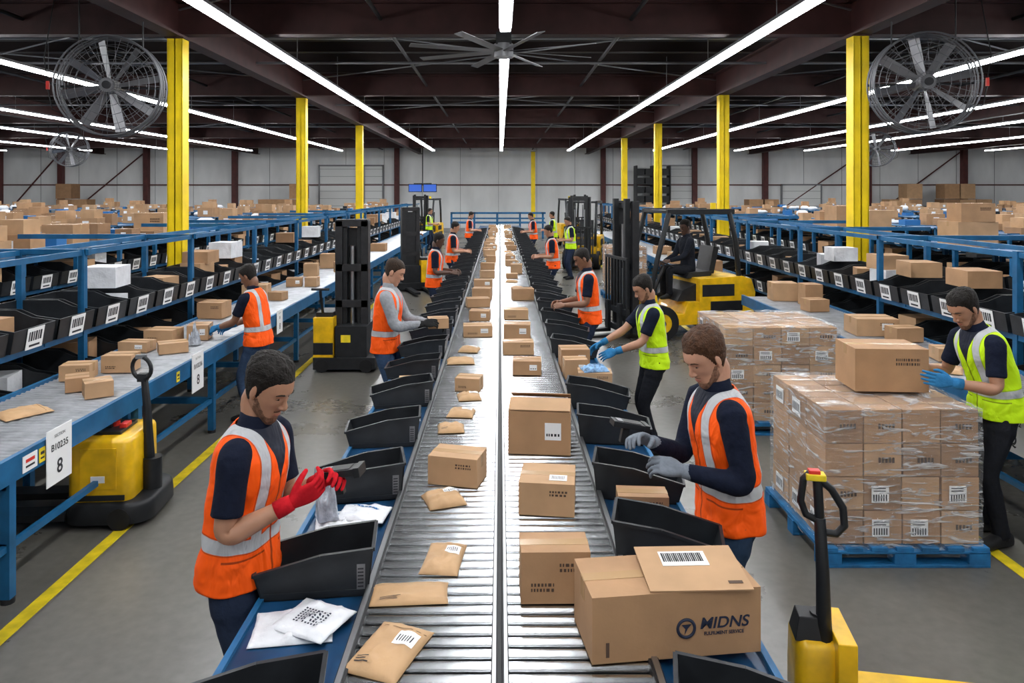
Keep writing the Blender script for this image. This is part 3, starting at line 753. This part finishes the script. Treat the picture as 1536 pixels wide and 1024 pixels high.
def build_head(e,HM,sk,skc,hair,hairt,curly,beard,near,necks):
    n,m_=(48,52) if near else (18,18)
    hr=head_rings(n,m_)
    b=MB(); b.rings([[HM@v for v in r_] for r_ in hr],sk)
    limb(b,necks+[HM@Vector((0,-.028,.035)),HM@Vector((0,-.025,.075))],[.060,.056,.054,.052],sk,18,10)
    Rt=HM.to_3x3()
    def E_(c,r_,k=sk,bb=None,nn=14,rot=None): (bb or b).ell(HM@Vector(c),r_,k,nn,10,rot=Rt if rot is None else Rt@rot)
    q=spl([(0,.083,.138,.0060),(0,.091,.124,.0062),(0,.0985,.108,.0075),(0,.106,.094,.0105),(0,.104,.084,.0095),(0,.092,.080,.007)],14)
    b.tube([HM@Vector(t[:3]) for t in q],[t[3] for t in q],sk,12)
    for sx in(-1,1):
        E_((sx*.0125,.096,.086),(.0078,.011,.0075))
        rot=Matrix.Rotation(R(sx*-18),3,'Z')
        E_((sx*.0755,-.008,.110),(.006,.017,.030),rot=rot); E_((sx*.0740,-.002,.088),(.006,.010,.012),rot=rot)
    o=b.obj('head',e)
    if near: remesh(o,.0032 if near>=2 else .0055,2 if near>=2 else 1,.45)
    if near:
        b=MB()
        for sx in(-1,1):
            E_((sx*.0305,.0690,.1265),(.0125,.0125,.0125),M['eyew'],b)
            E_((sx*.0305,.0783,.1225),(.0056,.0042,.0056),M['iris'],b)
        b.obj('eyes',e)
        b=MB()
        for sx in(-1,1):
            E_((sx*.0305,.0690,.1300),(.0148,.0140,.0118),sk,b)
            E_((sx*.0305,.0680,.1165),(.0140,.0125,.0060),sk,b)
        b.obj('eyelids',e)
        b=MB()
        for sx in(-1,1):
            b.tube([HM@Vector(q_) for q_ in((sx*.012,.0905,.1415),(sx*.026,.0925,.1475),(sx*.040,.0865,.1480),(sx*.053,.0750,.1410))],[.0022,.0034,.0030,.0012],hairm(hair),8)
            b.tube([HM@Vector(q_) for q_ in((sx*.018,.0800,.1215),(sx*.0305,.0835,.1200),(sx*.043,.0770,.1215))],[.0006,.0012,.0008],M['iris'],6)
        b.obj('eyebrows',e)
        lipc=tuple(a*b_ for a,b_ in zip(skc,(.80,.52,.55)))
        b=MB()
        for dz,rr,yy in((.0555,.0030,.0935),(.0490,.0038,.0930)): b.tube([HM@Vector(q_) for q_ in((-.022,.0865,.0522),(-.011,.0915,dz),(0,yy,dz),(.011,.0915,dz),(.022,.0865,.0522))],[.0008,rr,rr,rr,.0008],skinm(lipc),8)
        b.obj('lips',e)
    b=MB(); rs=[]
    hh=head_rings(96,80) if near>=2 else (head_rings(56,50) if near else hr)
    for r_ in hh:
        ring=[]
        for v in r_:
            c=Vector((0,-.005,.115)); nn=(v-c).normalized()
            jag=.006*noise.noise(Vector((v.x*60,v.y*60,2)))
            dd=v.z-hairline(v.y)+jag
            if dd>0:
                t=clamp(dd/.075,0,1); t=t*t*(3-2*t)
                up=clamp((v.z-.12)/.08,0,1)
                off=.0015+hairt*t*(.45+.55*up)+curly*(.25+t)*(noise.noise(v*55)*1.3+.8*noise.noise(v*120))*(.5+.5*up)
            else: off=-.012*clamp(-dd/.006,.3,1)
            ring.append(HM@(v+nn*off))
        rs.append(ring)
    b.rings(rs,hairm(hair)); b.obj('hair',e)
    if beard and near:
        b=MB(); rs=[]
        for r_ in hh:
            ring=[]
            for v in r_:
                c=Vector((0,-.005,.115)); nn=(v-c).normalized()
                lim=.036+.058*clamp((.07-v.y)/.05,0,1)+.004*noise.noise(v*80)
                dd=lim-v.z
                if abs(v.x)<.027 and .060<v.z<.071 and v.y>.05: dd=.004
                if v.y<.006: dd=-.01
                off=.0010 if dd>0 else -.012*clamp(-dd/.005,.2,1)
                ring.append(HM@(v+nn*off))
            rs.append(ring)
        bc=tuple(c_*.35+s_*.42 for c_,s_ in zip(hair,skc))
        b.rings(rs,hairm(bc)); b.obj('beard',e)
_hand={}
def hand_mesh(curl):
    if curl in _hand: return _hand[curl]
    b=MB(); k='label'
    rs=[]
    for z,rx,ry in spl([(-.035,.026,.021),(0,.027,.019),(.02,.034,.018),(.05,.042,.016),(.08,.043,.014),(.092,.039,.011)],10):
        rs.append([Vector((x,y,z)) for x,y in sup(rx,ry,16,2.4)])
    b.rings(rs,k)
    c=curl
    for x,l,r_,sp in((.030,.072,.0095,.10),(.0105,.080,.0098,.02),(-.010,.075,.0094,-.06),(-.029,.060,.0084,-.16)):
        p=Vector((x,0,.072)); pts=[p.copy()]; p=Vector((x+sp*.01,0,.09)); pts.append(p.copy()); a=0
        for seg,(f,ca) in enumerate(((.45,1),(.32,1.15),(.23,.7))):
            a+=R(c*ca+ (4 if x<0 else 0)); d=Vector((sp*.5,math.sin(a),math.cos(a))).normalized(); p=p+d*l*f
            pts.append(p-d*l*f*.5); pts.append(p.copy())
        m=len(pts); b.tube(pts,[r_*(1.05-.30*i/(m-1)) for i in range(m)],k,10)
        b.ell(pts[-1],(r_*.76,)*3,k,8,6)
    t=[Vector((.018,.004,.012)),Vector((.036,.012,.030)),Vector((.050,.022,.050)),Vector((.055,.035,.068)),Vector((.050,.048+.0002*c,.083))]
    b.tube(t,[.014,.0135,.0115,.0105,.0085],k,10); b.ell(t[-1],(.0086,)*3,k,8,6)
    me=b.mesh('hand'); _hand[curl]=me; return me
SKINS={'lt':(.50,.26,.17),'md':(.38,.19,.115),'br':(.20,.09,.05),'dk':(.085,.04,.025)}
def ik(Sv,W,l1,l2,pole):
    d=W-Sv; L=d.length
    if L>(l1+l2)*.995: W=Sv+d*((l1+l2)*.995/L); d=W-Sv; L=d.length
    a=(l1*l1-l2*l2+L*L)/(2*L); h=math.sqrt(max(l1*l1-a*a,0)); dn=d/L
    p=pole-dn*pole.dot(dn); p.normalize()
    return Sv+dn*a+p*h, W
def person(loc,heading,h=1.78,lean=8,head=(25,0),rh=(.16,.32,1.12),lh=(-.16,.32,1.12),skin='md',hair=(.010,.0075,.006),
           vest=ORANGE,shirt=NAVY,long=False,pants=(.016,.024,.048),glove=None,near=1,curl=28,beard=False,feet=None,palm=None,
           hairt=.014,curly=.003,turn=0,name='warehouse_worker',seed=0):
    e=empty(name,loc,R(heading-90),h/1.78)
    sk=skinm(SKINS[skin]); sh=cloth(shirt,'shirt_cloth'); pt=cloth(pants,'trouser_denim'); gl=cloth(glove,'work_glove') if glove else sk
    la=R(lean)
    tab=[];p=Vector((0,0,.95));z=.95
    while z<1.75:
        a=la*clamp((z-.95)/.30,0,1); tab.append((p.copy(),a)); p=p+Vector((0,math.sin(a),math.cos(a)))*.005; z+=.005
    tw=R(turn)
    def mp(x,y,z):
        if z<=.95: return Vector((x,y,z))
        i=min(int((z-.95)/.005),len(tab)-1); q,a=tab[i]
        f=clamp((z-.95)/.4,0,1)*tw; x,y=x*math.cos(f)-y*math.sin(f),x*math.sin(f)+y*math.cos(f)
        fr=(z-.95)-i*.005
        return q+Vector((x,y*math.cos(a),-y*math.sin(a)))+Vector((0,math.sin(a),math.cos(a)))*fr
    vox=.010 if near>=2 else .014
    b=MB(); TR=[(.88,.160,.115,0),(.98,.162,.116,0),(1.08,.150,.110,.003),(1.2,.158,.115,.006),(1.32,.172,.118,.008),(1.40,.176,.108,.004),(1.445,.160,.088,0),(1.48,.115,.072,-.004),(1.505,.070,.060,-.004),(1.53,.061,.057,-.002)]
    rs=[[mp(x,y+yc,z) for x,y in sup(rx,ry,28,2.4)] for z,rx,ry,yc in spl(TR,26)]
    b.rings(rs,sh)
    arms=[]
    for sx,W in((1,Vector(rh)),(-1,Vector(lh))):
        Sv=mp(sx*.172,.02,1.415); in_=mp(sx*.10,.0,1.41)
        E,W=ik(Sv,W,.295,.262,Vector((sx*.35,-.45,-1)))
        arms.append((sx,in_,Sv,E,W))
        m1=Sv.lerp(E,.5); f1=E.lerp(W,.35); k1=E.lerp(Sv,.12);k2=E.lerp(W,.12)
        if long: limb(b,[in_,Sv,m1,k1,k2,f1,E.lerp(W,.97)],[.06,.066,.058,.053,.052,.050,.036],sh,16,30,.12,seed+sx)
        else: limb(b,[in_,Sv,Sv.lerp(E,.35),Sv.lerp(E,.72)],[.06,.066,.062,.062],sh,16,14,.05,seed)
    o=b.obj('shirt',e)
    if near: remesh(o,vox,3)
    b=MB()
    rs=[[mp(x,y-.003,z) for x,y in sup(rx,ry,24,2.1)] for z,rx,ry in((1.495,.074,.068),(1.545,.064,.062),(1.547,.059,.057),(1.50,.064,.058))]
    b.rings(rs,sh,cap=False); b.obj('collar',e)
    if not long:
        b=MB()
        for sx,in_,Sv,E,W in arms:
            limb(b,[Sv.lerp(E,.4),Sv.lerp(E,.7),E.lerp(Sv,.1),E.lerp(W,.15),E.lerp(W,.4),W],[.045,.045,.040,.042,.040,.026],sk,14,22)
        b.obj('forearms',e)
    if vest:
        b=MB(); VR=[(.865,.188,.142,0),(.93,.186,.140,0),(1.02,.178,.134,.002),(1.1,.172,.131,.004),(1.2,.174,.133,.007),(1.32,.184,.134,.009),(1.40,.186,.124,.006),(1.445,.170,.104,.002),(1.482,.128,.086,-.002),(1.507,.088,.073,-.003)]
        rs=[];rest=[]
        for z,rx,ry,yc in spl(VR,56):
            ring=[]
            for x,y in sup(rx,ry,72,2.5):
                amp=.010*clamp((1.45-z)/.3,.2,1); nn=(noise.noise(Vector((x*9+seed*3,y*9,z*6)))+.5*noise.noise(Vector((x*16+seed*3,y*16,z*22))))*amp*1.5
                s=1+nn/.15; ring.append(mp(x*s,(y*s+yc),z)); rest.append((x,y,z))
            rs.append(ring)
        b.rings(rs,vestm(vest,shirt),cap=False)
        o=b.obj('hi_vis_vest',e,fix=True)
        at=o.data.attributes.new('rest','FLOAT_VECTOR','POINT'); at.data.foreach_set('vector',[c for v in rest for c in v])
        sm=o.modifiers.new('solid','SOLIDIFY'); sm.thickness=.006; sm.offset=-1
    b=MB()
    rs=[[Vector((x,y,z)) for x,y in sup(rx,ry,24,2.4)] for z,rx,ry in spl([(.80,.10,.09),(.84,.155,.110),(.92,.165,.115),(1.0,.158,.112)],8)]
    b.rings(rs,pt)
    feet=feet or ((.12,-.03,.09),(-.12,.05,.09)); fe=[]
    for sx,F in((1,Vector(feet[0])),(-1,Vector(feet[1]))):
        hp=Vector((sx*.088,0,.90)); K,F=ik(hp,F,.43,.42,Vector((sx*.1,1,0)))
        limb(b,[hp+Vector((0,0,.04)),hp.lerp(K,.25),hp.lerp(K,.6),K.lerp(hp,.08),K.lerp(F,.12),K.lerp(F,.4),K.lerp(F,.8),F+Vector((0,0,-.02))],[.09,.092,.078,.066,.064,.064,.056,.060],pt,18,32,.09,seed+sx*2)
        fe.append((sx,F))
    o=b.obj('trousers',e)
    if near: remesh(o,.014,3)
    b=MB()
    for sx,F in fe:
        rs=[]
        for y,rx,rz,zc in spl([(-.085,.022,.02,.045),(-.075,.036,.042,.05),(-.03,.041,.055,.062),(.03,.042,.052,.058),(.09,.047,.038,.043),(.15,.046,.030,.034),(.185,.034,.022,.028),(.197,.012,.010,.022)],16):
            rs.append([Vector((F.x+x+sx*y*.2,F.y+y,max(F.z-.09+.002,F.z-.09+zc+zz))) for x,zz in sup(rx,rz,16,2.8)])
        b.rings(rs,'rubber'); b.cyl((F.x,F.y-.01,F.z-.03),(F.x,F.y,F.z+.05),.043,'rubber',14)
    b.obj('boots',e)
    P=mp(0,.005,1.604)
    HM=Matrix.Translation(P)@Matrix.Rotation(R(head[1])+tw,4,'Z')@Matrix.Rotation(-(la*.6+R(head[0])),4,'X')@Matrix.Translation((0,.005,-.06))
    if near: HM=HM@Matrix.Scale(1.05,4)
    build_head(e,HM,sk,SKINS[skin],hair,hairt,curly,beard,near,[mp(0,-.008,1.46),mp(0,-.008,1.52)])
    for sx,in_,Sv,E,W in arms:
        d=(W-E).normalized()
        pn=Vector(palm[0 if sx>0 else 1]) if palm else Vector((-sx*.75,0,-.65))
        pn=(pn-d*pn.dot(d)).normalized(); X=pn.cross(d)
        if sx>0: X=-X
        Mx=Matrix((( X.x,pn.x,d.x,W.x),(X.y,pn.y,d.y,W.y),(X.z,pn.z,d.z,W.z),(0,0,0,1)))
        o=bpy.data.objects.new('hand_right' if sx>0 else 'hand_left',hand_mesh(curl)); COL.objects.link(o); o.parent=e
        sc=1.12 if glove else 1.02
        o.matrix_local=Mx@Matrix.Translation((0,0,.012))@Matrix.Scale(sc,4)
        o.material_slots[0].link='OBJECT'; o.material_slots[0].material=gl
        if near: remesh(o,.0034 if near>=2 else .0045,2,.4)
        if glove:
            b=MB(); rs=[]
            for t,r_ in((-.055,.037),(-.02,.037),(.012,.033)):
                rs.append([Mx@Vector((x,y,t)) for x,y in sup(r_,r_*.85,18,2.1)])
            b.rings(rs,gl); b.obj('glove_cuff',e)
    return e
RED=(.50,.010,.018); GREY=(.16,.18,.21); SKYB=(.03,.17,.36)
person((-1.08,3.05,0),-10,1.78,10,(24,-10),rh=(.11,.27,1.22),lh=(-.08,.32,1.24),skin='md',glove=RED,near=2,curl=34,beard=True,seed=1,hairt=.016,curly=.004,palm=((-.8,0,.5),(.7,0,-.5)))
person((1.10,3.52,0),188,1.80,9,(26,12),rh=(.02,.38,1.25),lh=(-.15,.28,1.17),skin='lt',hair=(.060,.026,.012),long=True,glove=GREY,near=2,curl=30,beard=True,seed=4,hairt=.017,curly=.004,palm=((-.5,0,-.8),(.6,0,-.7)),pants=(.022,.042,.08))
person((3.50,5.18,0),184,1.80,22,(22,8),rh=(.20,.44,1.17),lh=(-.16,.42,1.14),skin='md',vest=LIME,glove=SKYB,near=2,curl=14,seed=7,beard=True,hairt=.014,palm=((-1,.2,0),(1,.2,0)),pants=(.012,.013,.017))
person((1.46,6.95,0),186,1.66,8,(26,5),rh=(.14,.50,1.08),lh=(-.13,.42,1.05),skin='md',vest=LIME,glove=SKYB,near=1,curl=14,seed=9,hairt=.016,pants=(.010,.011,.015),beard=True)
person((1.10,9.0,0),186,1.76,6,(24,0),rh=(.14,.34,1.10),lh=(-.13,.34,1.10),skin='br',near=1,seed=11,hairt=.006,curly=.001)
person((1.12,15.4,0),186,1.76,8,(20,0),skin='md',near=0,seed=12); person((1.15,25,0),190,1.76,8,(20,0),skin='md',near=0,seed=13)
person((-1.15,7.35,0),-5,1.78,6,(24,0),rh=(.14,.40,1.16),lh=(-.13,.44,1.12),skin='lt',hair=(.03,.017,.01),shirt=(.27,.28,.30),long=True,glove=(.016,.016,.016),near=1,seed=14,pants=(.035,.065,.125),hairt=.007,curly=.001)
person((-2.62,7.95,0),168,1.66,10,(22,0),rh=(.14,.42,1.04),lh=(-.13,.44,1.06),skin='br',glove=SKYB,near=1,seed=15,pants=(.03,.052,.10),hairt=.012)
person((-1.12,12.4,0),-5,1.76,6,(20,0),skin='dk',near=0,seed=16,hairt=.018); person((-1.10,16.6,0),0,1.78,6,(20,0),skin='md',near=0,seed=17); person((-2.9,23.5,0),-30,1.76,4,(10,0),skin='br',near=0,seed=18); person((-1.1,25.8,0),0,1.76,6,(20,0),skin='md',near=0,seed=19)
person((2.0,20.7,0),200,1.76,8,(20,0),vest=LIME,skin='md',near=0,seed=20); person((1.9,26,0),170,1.76,4,(10,0),vest=LIME,skin='md',near=0,seed=21); person((-3.0,31,0),-20,1.76,4,(10,0),vest=LIME,skin='md',near=0,seed=22)
def scanner(x,y,z,rz,tilt):
    b=MB(Matrix.Translation((x,y,z))@Matrix.Rotation(rz,4,'Z')@Matrix.Rotation(tilt,4,'Y'))
    b.box((0,0,0),(.17,.075,.028),'black'); b.box((.01,0,.0155),(.09,.06,.003),'dark'); b.box((.085,0,-.002),(.025,.085,.04),'black'); b.box((-.05,0,.016),(.03,.05,.004),'galv')
    b.box((-.01,0,-.05),(.035,.03,.08),'black')
    b.obj('handheld_scanner',bevel=.006)
scanner(-.66,3.02,1.30,R(-8),R(-10)); scanner(.63,3.60,1.31,R(8),R(12))
carton(-.62,7.33,1.10,.20,.16,.10,R(10),'card2')

# ------------------------------------------------------------------ forklift (front towards -X)
def wheel(b,x,y,r,w):
    b.cyl((x,y-w/2,r),(x,y+w/2,r),r,'rubber',28)
    b.cyl((x,y-w/2-.006,r),(x,y+w/2+.006,r),r*.55,'machine',20); b.cyl((x,y-w/2-.012,r),(x,y+w/2+.012,r),r*.2,'dark',12)
def forklift_mesh():
    b=MB()
    def pr(pts,y0,y1,k): b.prism([(x,y0,z) for x,z in pts],(0,y1-y0,0),k)
    pr([(.15,.22),(1.02,.22),(1.16,.34),(1.20,.75),(1.12,.98),(.95,1.03),(.15,1.0)],-.52,.52,'machine')
    pr([(-.75,.24),(.2,.24),(.2,.62),(-.05,.62),(-.12,.42),(-.55,.42),(-.62,.75),(-.75,.75)],-.50,.50,'machine')
    pr([(-.2,.62),(.25,.62),(.25,.95),(-.1,.80)],-.40,.40,'dark')
    b.bx(.2,.8,-.525,-.515,.70,.9,'dark'); b.bx(.35,.95,-.53,-.52,.45,.62,'black'); b.bx(1.0,1.18,-.3,.3,.5,.8,'dark')
    pr([(.05,.98),(.5,.98),(.55,1.1),(.1,1.08)],-.25,.25,'black'); pr([(.48,1.05),(.58,1.05),(.68,1.5),(.58,1.52)],-.23,.23,'black')
    b.cyl((-.45,0,.72),(-.22,0,1.18),.03,'dark'); c=Vector((-.21,0,1.2)); ax=Vector((.23,0,.46)).normalized(); u,v=frame(ax)
    b.tube([c+(u*math.cos(a*math.pi/10)+v*math.sin(a*math.pi/10))*.17 for a in range(20)],.014,'black',6,loop=True)
    for y in(-.46,.46):
        b.tube([(-.72,y,.72),(-.60,y,1.3),(-.38,y,2.10)],.045,'black',8); b.tube([(.92,y,1.0),(.86,y,1.6),(.74,y,2.10)],.045,'black',8); b.beam((-.42,y,2.12),(.82,y,2.12),.07,.09,'black')
    for i in range(9): x=-.40+i*.145; b.beam((x,-.46,2.12),(x,.46,2.12),.04,.05,'black')
    for y in(-.48,.48): wheel(b,-.55,y,.29,.2); wheel(b,.72,y,.24,.17)
    for y in(-.30,.30):
        b.bx(-.98,-.86,y-.05,y+.05,.1,2.3,'dark'); b.bx(-1.08,-.99,y*.78-.04,y*.78+.04,.15,2.34,'black'); b.cyl((-.93,y*.55,.15),(-.93,y*.55,1.9),.03,'steel2',10)
    for z in(.3,1.2,2.22): b.bx(-.98,-.88,-.34,.34,z-.05,z+.05,'dark')
    b.bx(-1.15,-1.08,-.45,.45,.12,.22,'black'); b.bx(-1.15,-1.08,-.45,.45,.42,.52,'black')
    for i in range(8): y=-.44+i*.1257; b.bx(-1.14,-1.11,y-.02,y+.02,.5,1.35,'black')
    b.bx(-1.14,-1.11,-.46,.46,1.32,1.37,'black')
    for y in(-.25,.25): b.bx(-1.2,-1.14,y-.06,y+.06,.06,.6,'black'); b.prism([(-1.14,y-.06,.06),(-2.1,y-.06,.06),(-2.1,y-.06,.075),(-1.2,y-.06,.12),(-1.14,y-.06,.12)],(0,.12,0),'black')
    b.cyl((.7,.0,2.14),(.7,0,2.26),.05,'yellow',10)
    return b
o=forklift_mesh().obj('forklift',loc=(3.06,12.7,0),rz=R(14),bevel=.012)
fme=o.data
person((3.27,12.76,.22),194,1.74,4,(15,20),rh=(.12,.40,1.05),lh=(-.12,.42,1.08),skin='dk',vest=None,shirt=(.012,.014,.021),long=True,near=1,seed=30,feet=((.12,.42,.50),(-.12,.42,.50)),pants=(.012,.013,.017),name='forklift_driver')
place(fme,'forklift',None,(2.75,24,0),R(75)); place(fme,'forklift',None,(3.3,33,0),R(100)); place(fme,'forklift',None,(-3.4,33.8,0),R(80))
def stacker():
    b=MB()
    b.bx(-.42,.42,-.35,.35,.04,.2,'black'); b.bx(-.42,-.15,-.33,.30,.2,.74,'machine'); b.bx(-.42,-.15,-.335,-.33,.24,.40,'black'); b.bx(-.40,-.17,-.25,.2,.74,.80,'black')
    b.bx(-.13,.3,-.30,.28,.2,.62,'black')
    for x in(-.12,.24): b.bx(x-.05,x+.05,-.12,.06,.2,2.05,'dark')
    for x in(-.04,.16): b.bx(x-.03,x+.03,-.08,.02,.2,2.0,'black')
    b.bx(-.16,.28,.0,.04,.5,1.95,'black')
    for z in(.9,1.4,2.02): b.bx(-.16,.28,-.12,.06,z-.05,z+.05,'dark')
    b.cyl((.06,-.05,.2),(.06,-.05,1.7),.035,'steel2',10)
    for x in(-.3,.3): b.cyl((x,-.36,.09),(x,-.28,.09),.09,'rubber',16)
    b.tube([(-.3,-.28,.8),(-.3,-.4,1.05),(-.3,-.42,1.12)],.02,'black'); b.tube([(-.42,-.42,1.14),(-.18,-.42,1.14)],.018,'black')
    for x in(-.2,.2): b.bx(x-.07,x+.07,.3,1.35,.05,.1,'black')
    b.bx(-.05,.08,-.31,-.30,.40,.5,'line')
    return b
o=stacker().obj('pallet_stacker',loc=(-2.12,10.3,0),bevel=.01); sme=o.data
place(sme,'pallet_stacker',None,(-2.2,18.5,0),R(200))
def rr_prism(b,x0,x1,y0,y1,z0,z1,rad,k,n=6):
    rs=[]
    for z,ins in((z0,0),(z0+(z1-z0)*.5,0),(z1-.03,.004),(z1-.01,.015),(z1,.035)):
        pts=[]
        for cx,cy,a0 in((x1-rad,y1-rad,0),(x0+rad,y1-rad,90),(x0+rad,y0+rad,180),(x1-rad,y0+rad,270)):
            for i in range(n+1):
                a=R(a0+90*i/n); pts.append(Vector((cx+(rad-ins)*math.cos(a),cy+(rad-ins)*math.sin(a),z)))
        rs.append(pts)
    b.rings(rs,k)
b=MB()
rr_prism(b,-.30,.16,-.27,.27,.19,.64,.07,'machine'); rr_prism(b,-.33,.30,-.32,.32,.04,.19,.16,'black')
b.bx(-.20,.06,-.275,-.268,.28,.58,'machine'); b.bx(-.28,.12,-.28,-.27,.2,.24,'black'); b.bx(-.12,-.02,-.279,-.274,.33,.38,'label')
b.bx(-.18,.04,-.15,.15,.64,.665,'black'); b.cyl((-.06,.0,.66),(-.06,0,.70),.03,'red'); b.box((-.12,-.02,.68),(.1,.08,.05),'black'); b.box((.02,-.02,.68),(.05,.1,.03),'red')
b.cyl((.21,0,.12),(.21,0,.42),.07,'black',14); b.tube([(.19,0,.35),(.17,0,.8),(.15,0,1.02)],[.045,.032,.027],'black')
pts=[(.13,.10*math.cos(a),1.10+.085*math.sin(a)) for a in [i*math.pi/10 for i in range(20)]]
b.tube([(p[0]-p[1]*.9,p[1]*.5,p[2]) for p in pts],.016,'black',8,loop=True)
b.box((.14,0,1.03),(.07,.06,.06),'black'); b.box((.13,-.01,1.19),(.08,.03,.03),'galv')
for y in(-.2,.2): b.bx(-1.10,-.3,y-.08,y+.08,.06,.11,'black')
b.cyl((.1,-.33,.08),(.1,-.28,.08),.08,'rubber',16)
b.obj('electric_pallet_truck',loc=(-2.88,5.62,0),rz=R(4),bevel=.006)
# hand pallet truck: forks towards +X
b=MB()
rr_prism(b,-.10,.12,-.12,.12,.12,.46,.05,'machine'); b.box((-.03,-.02,.50),(.14,.14,.10),'dark',taper=.7); b.cyl((.02,-.03,.3),(.02,-.03,.56),.045,'black',12)
for y in(-.07,.07): b.cyl((0,y-.03,.09),(0,y+.03,.09),.09,'rubber',18)
b.box((.10,-.02,.36),(.08,.30,.28),'machine')
b.tube([(.03,-.06,.42),(.025,-.05,.75),(.02,-.02,.98)],[.036,.029,.025],'black',12)
b.tube([(.02,-.02,.96),(-.04,-.02,.99),(-.062,-.02,1.05),(-.05,-.02,1.15),(-.02,-.02,1.18)],.017,'black',8)
b.tube([(.02,-.02,1.15),(.07,-.02,1.11),(.118,-.02,1.03),(.125,-.02,.95),(.09,-.02,.91),(.03,-.02,.915)],.018,'black',8)
b.box((.0,-.02,1.165),(.085,.06,.028),'line'); b.box((-.005,-.02,1.185),(.05,.04,.02),'red'); b.tube([(.02,-.02,.96),(.01,-.02,1.15)],.022,'black',8)
b.prism([(.08,-.10,.12),(.08,.10,.12),(.20,.27,.12),(.20,-.27,.12)],(0,0,.08),'machine')
for y in(-.19,.19): b.bx(.18,1.25,y-.08,y+.08,.08,.13,'machine'); b.cyl((1.05,y-.04,.05),(1.05,y+.04,.05),.05,'rubber',12)
b.obj('pallet_jack',loc=(1.43,3.34,0),rz=R(-10),bevel=.004)

# ------------------------------------------------------------------ fans
def drum_fan(x,y,z,r,rz,up=5.6):
    b=MB()
    def circ(rad,yy,th): b.tube([(rad*math.cos(i*math.pi/24),yy,rad*math.sin(i*math.pi/24)) for i in range(48)],th,'fan',6,loop=True)
    for yy in(-.16,.16):
        circ(r,yy,.014)
        for q in(.2,.42,.6,.78,.9): circ(r*q,yy*(1.35-.3*q),.004)
        for i in range(24):
            a=i*math.pi/12; b.tube([(r*.12*math.cos(a),yy*1.35,r*.12*math.sin(a)),(r*.6*math.cos(a),yy*1.2,r*.6*math.sin(a)),(r*math.cos(a),yy,r*math.sin(a))],.0035,'fan',5)
    for yy in (-.05,.05): circ(r*.99,yy,.012)
    for i in range(8):
        a=i*math.pi/4+.2; ca,sa=math.cos(a),math.sin(a); vs=[]
        for q,wd in((.15,.05),(.5,.075),(.93,.085)):
            for s_ in(-1,1):
                px=q*r; w=s_*wd*r; vs.append((px*ca-w*sa,s_*.05,px*sa+w*ca))
        b.add(vs,[(0,1,3,2),(2,3,5,4)],'galv',False)
    b.cyl((0,-.2,0),(0,.2,0),r*.15,'galv',20); b.cyl((0,-.235,0),(0,-.2,0),r*.08,'dark',16)
    for s_ in(-1,1): b.cyl((s_*r*.6,0,r*.8),(s_*r*.6,0,up-z),.012,'dark',6)
    sd=-1 if x<0 else 1
    b.cyl((-r*1.02,.1,0),(r*1.02,.1,0),.02,'dark',6); b.box((sd*r*1.18,0,0),(.04,.04,.12),'red'); b.tube([(sd*r*1.18,0,.05),(sd*r*1.25,0,.4),(sd*r,0,up-z)],.008,'rubber',5); b.tube([(sd*r*1.18,0,-.05),(sd*r*1.1,0,-.35),(sd*r*.8,0,-r*.62)],.008,'rubber',5)
    b.obj('drum_fan',loc=(x,y,z),rz=rz,fix=False)
drum_fan(-5.83,11,4.03,.74,R(10)); drum_fan(6.35,11,4.08,.74,R(-10)); drum_fan(-17.6,30,4.2,.7,R(15)); drum_fan(15.4,30,4.2,.7,R(-15))
b=MB()
b.cyl((0,0,-.08),(0,0,.14),.16,'galv',18); b.cyl((0,0,.1),(0,0,.95),.035,'galv',10); b.box((0,0,.22),(.25,.25,.2),'dark')
for i in range(8):
    T=Matrix.Rotation(i*math.pi/4+.35,4,'Z')@Matrix.Rotation(R(12),4,'X'); b.box((.85,0,.02),(1.45,.13,.012),'galv',T=T)
b.obj('ceiling_fan',loc=(.06,12.1,4.75),fix=False)

# ------------------------------------------------------------------ world, camera
w=bpy.data.worlds.new('world'); S.world=w; w.use_nodes=True
w.node_tree.nodes['Background'].inputs[0].default_value=(.6,.7,.8,1); w.node_tree.nodes['Background'].inputs[1].default_value=.3
cam=bpy.data.cameras.new('camera'); co=bpy.data.objects.new('camera',cam); COL.objects.link(co)
co.location=(0,0,2.45); co.rotation_euler=(R(90),0,0)
cam.sensor_width=36; cam.lens=36*1100/1536; cam.shift_x=18/1536; cam.shift_y=-224/1536; cam.clip_start=.05; cam.clip_end=200
S.camera=co
S.view_settings.view_transform='Standard'; S.view_settings.look='None'
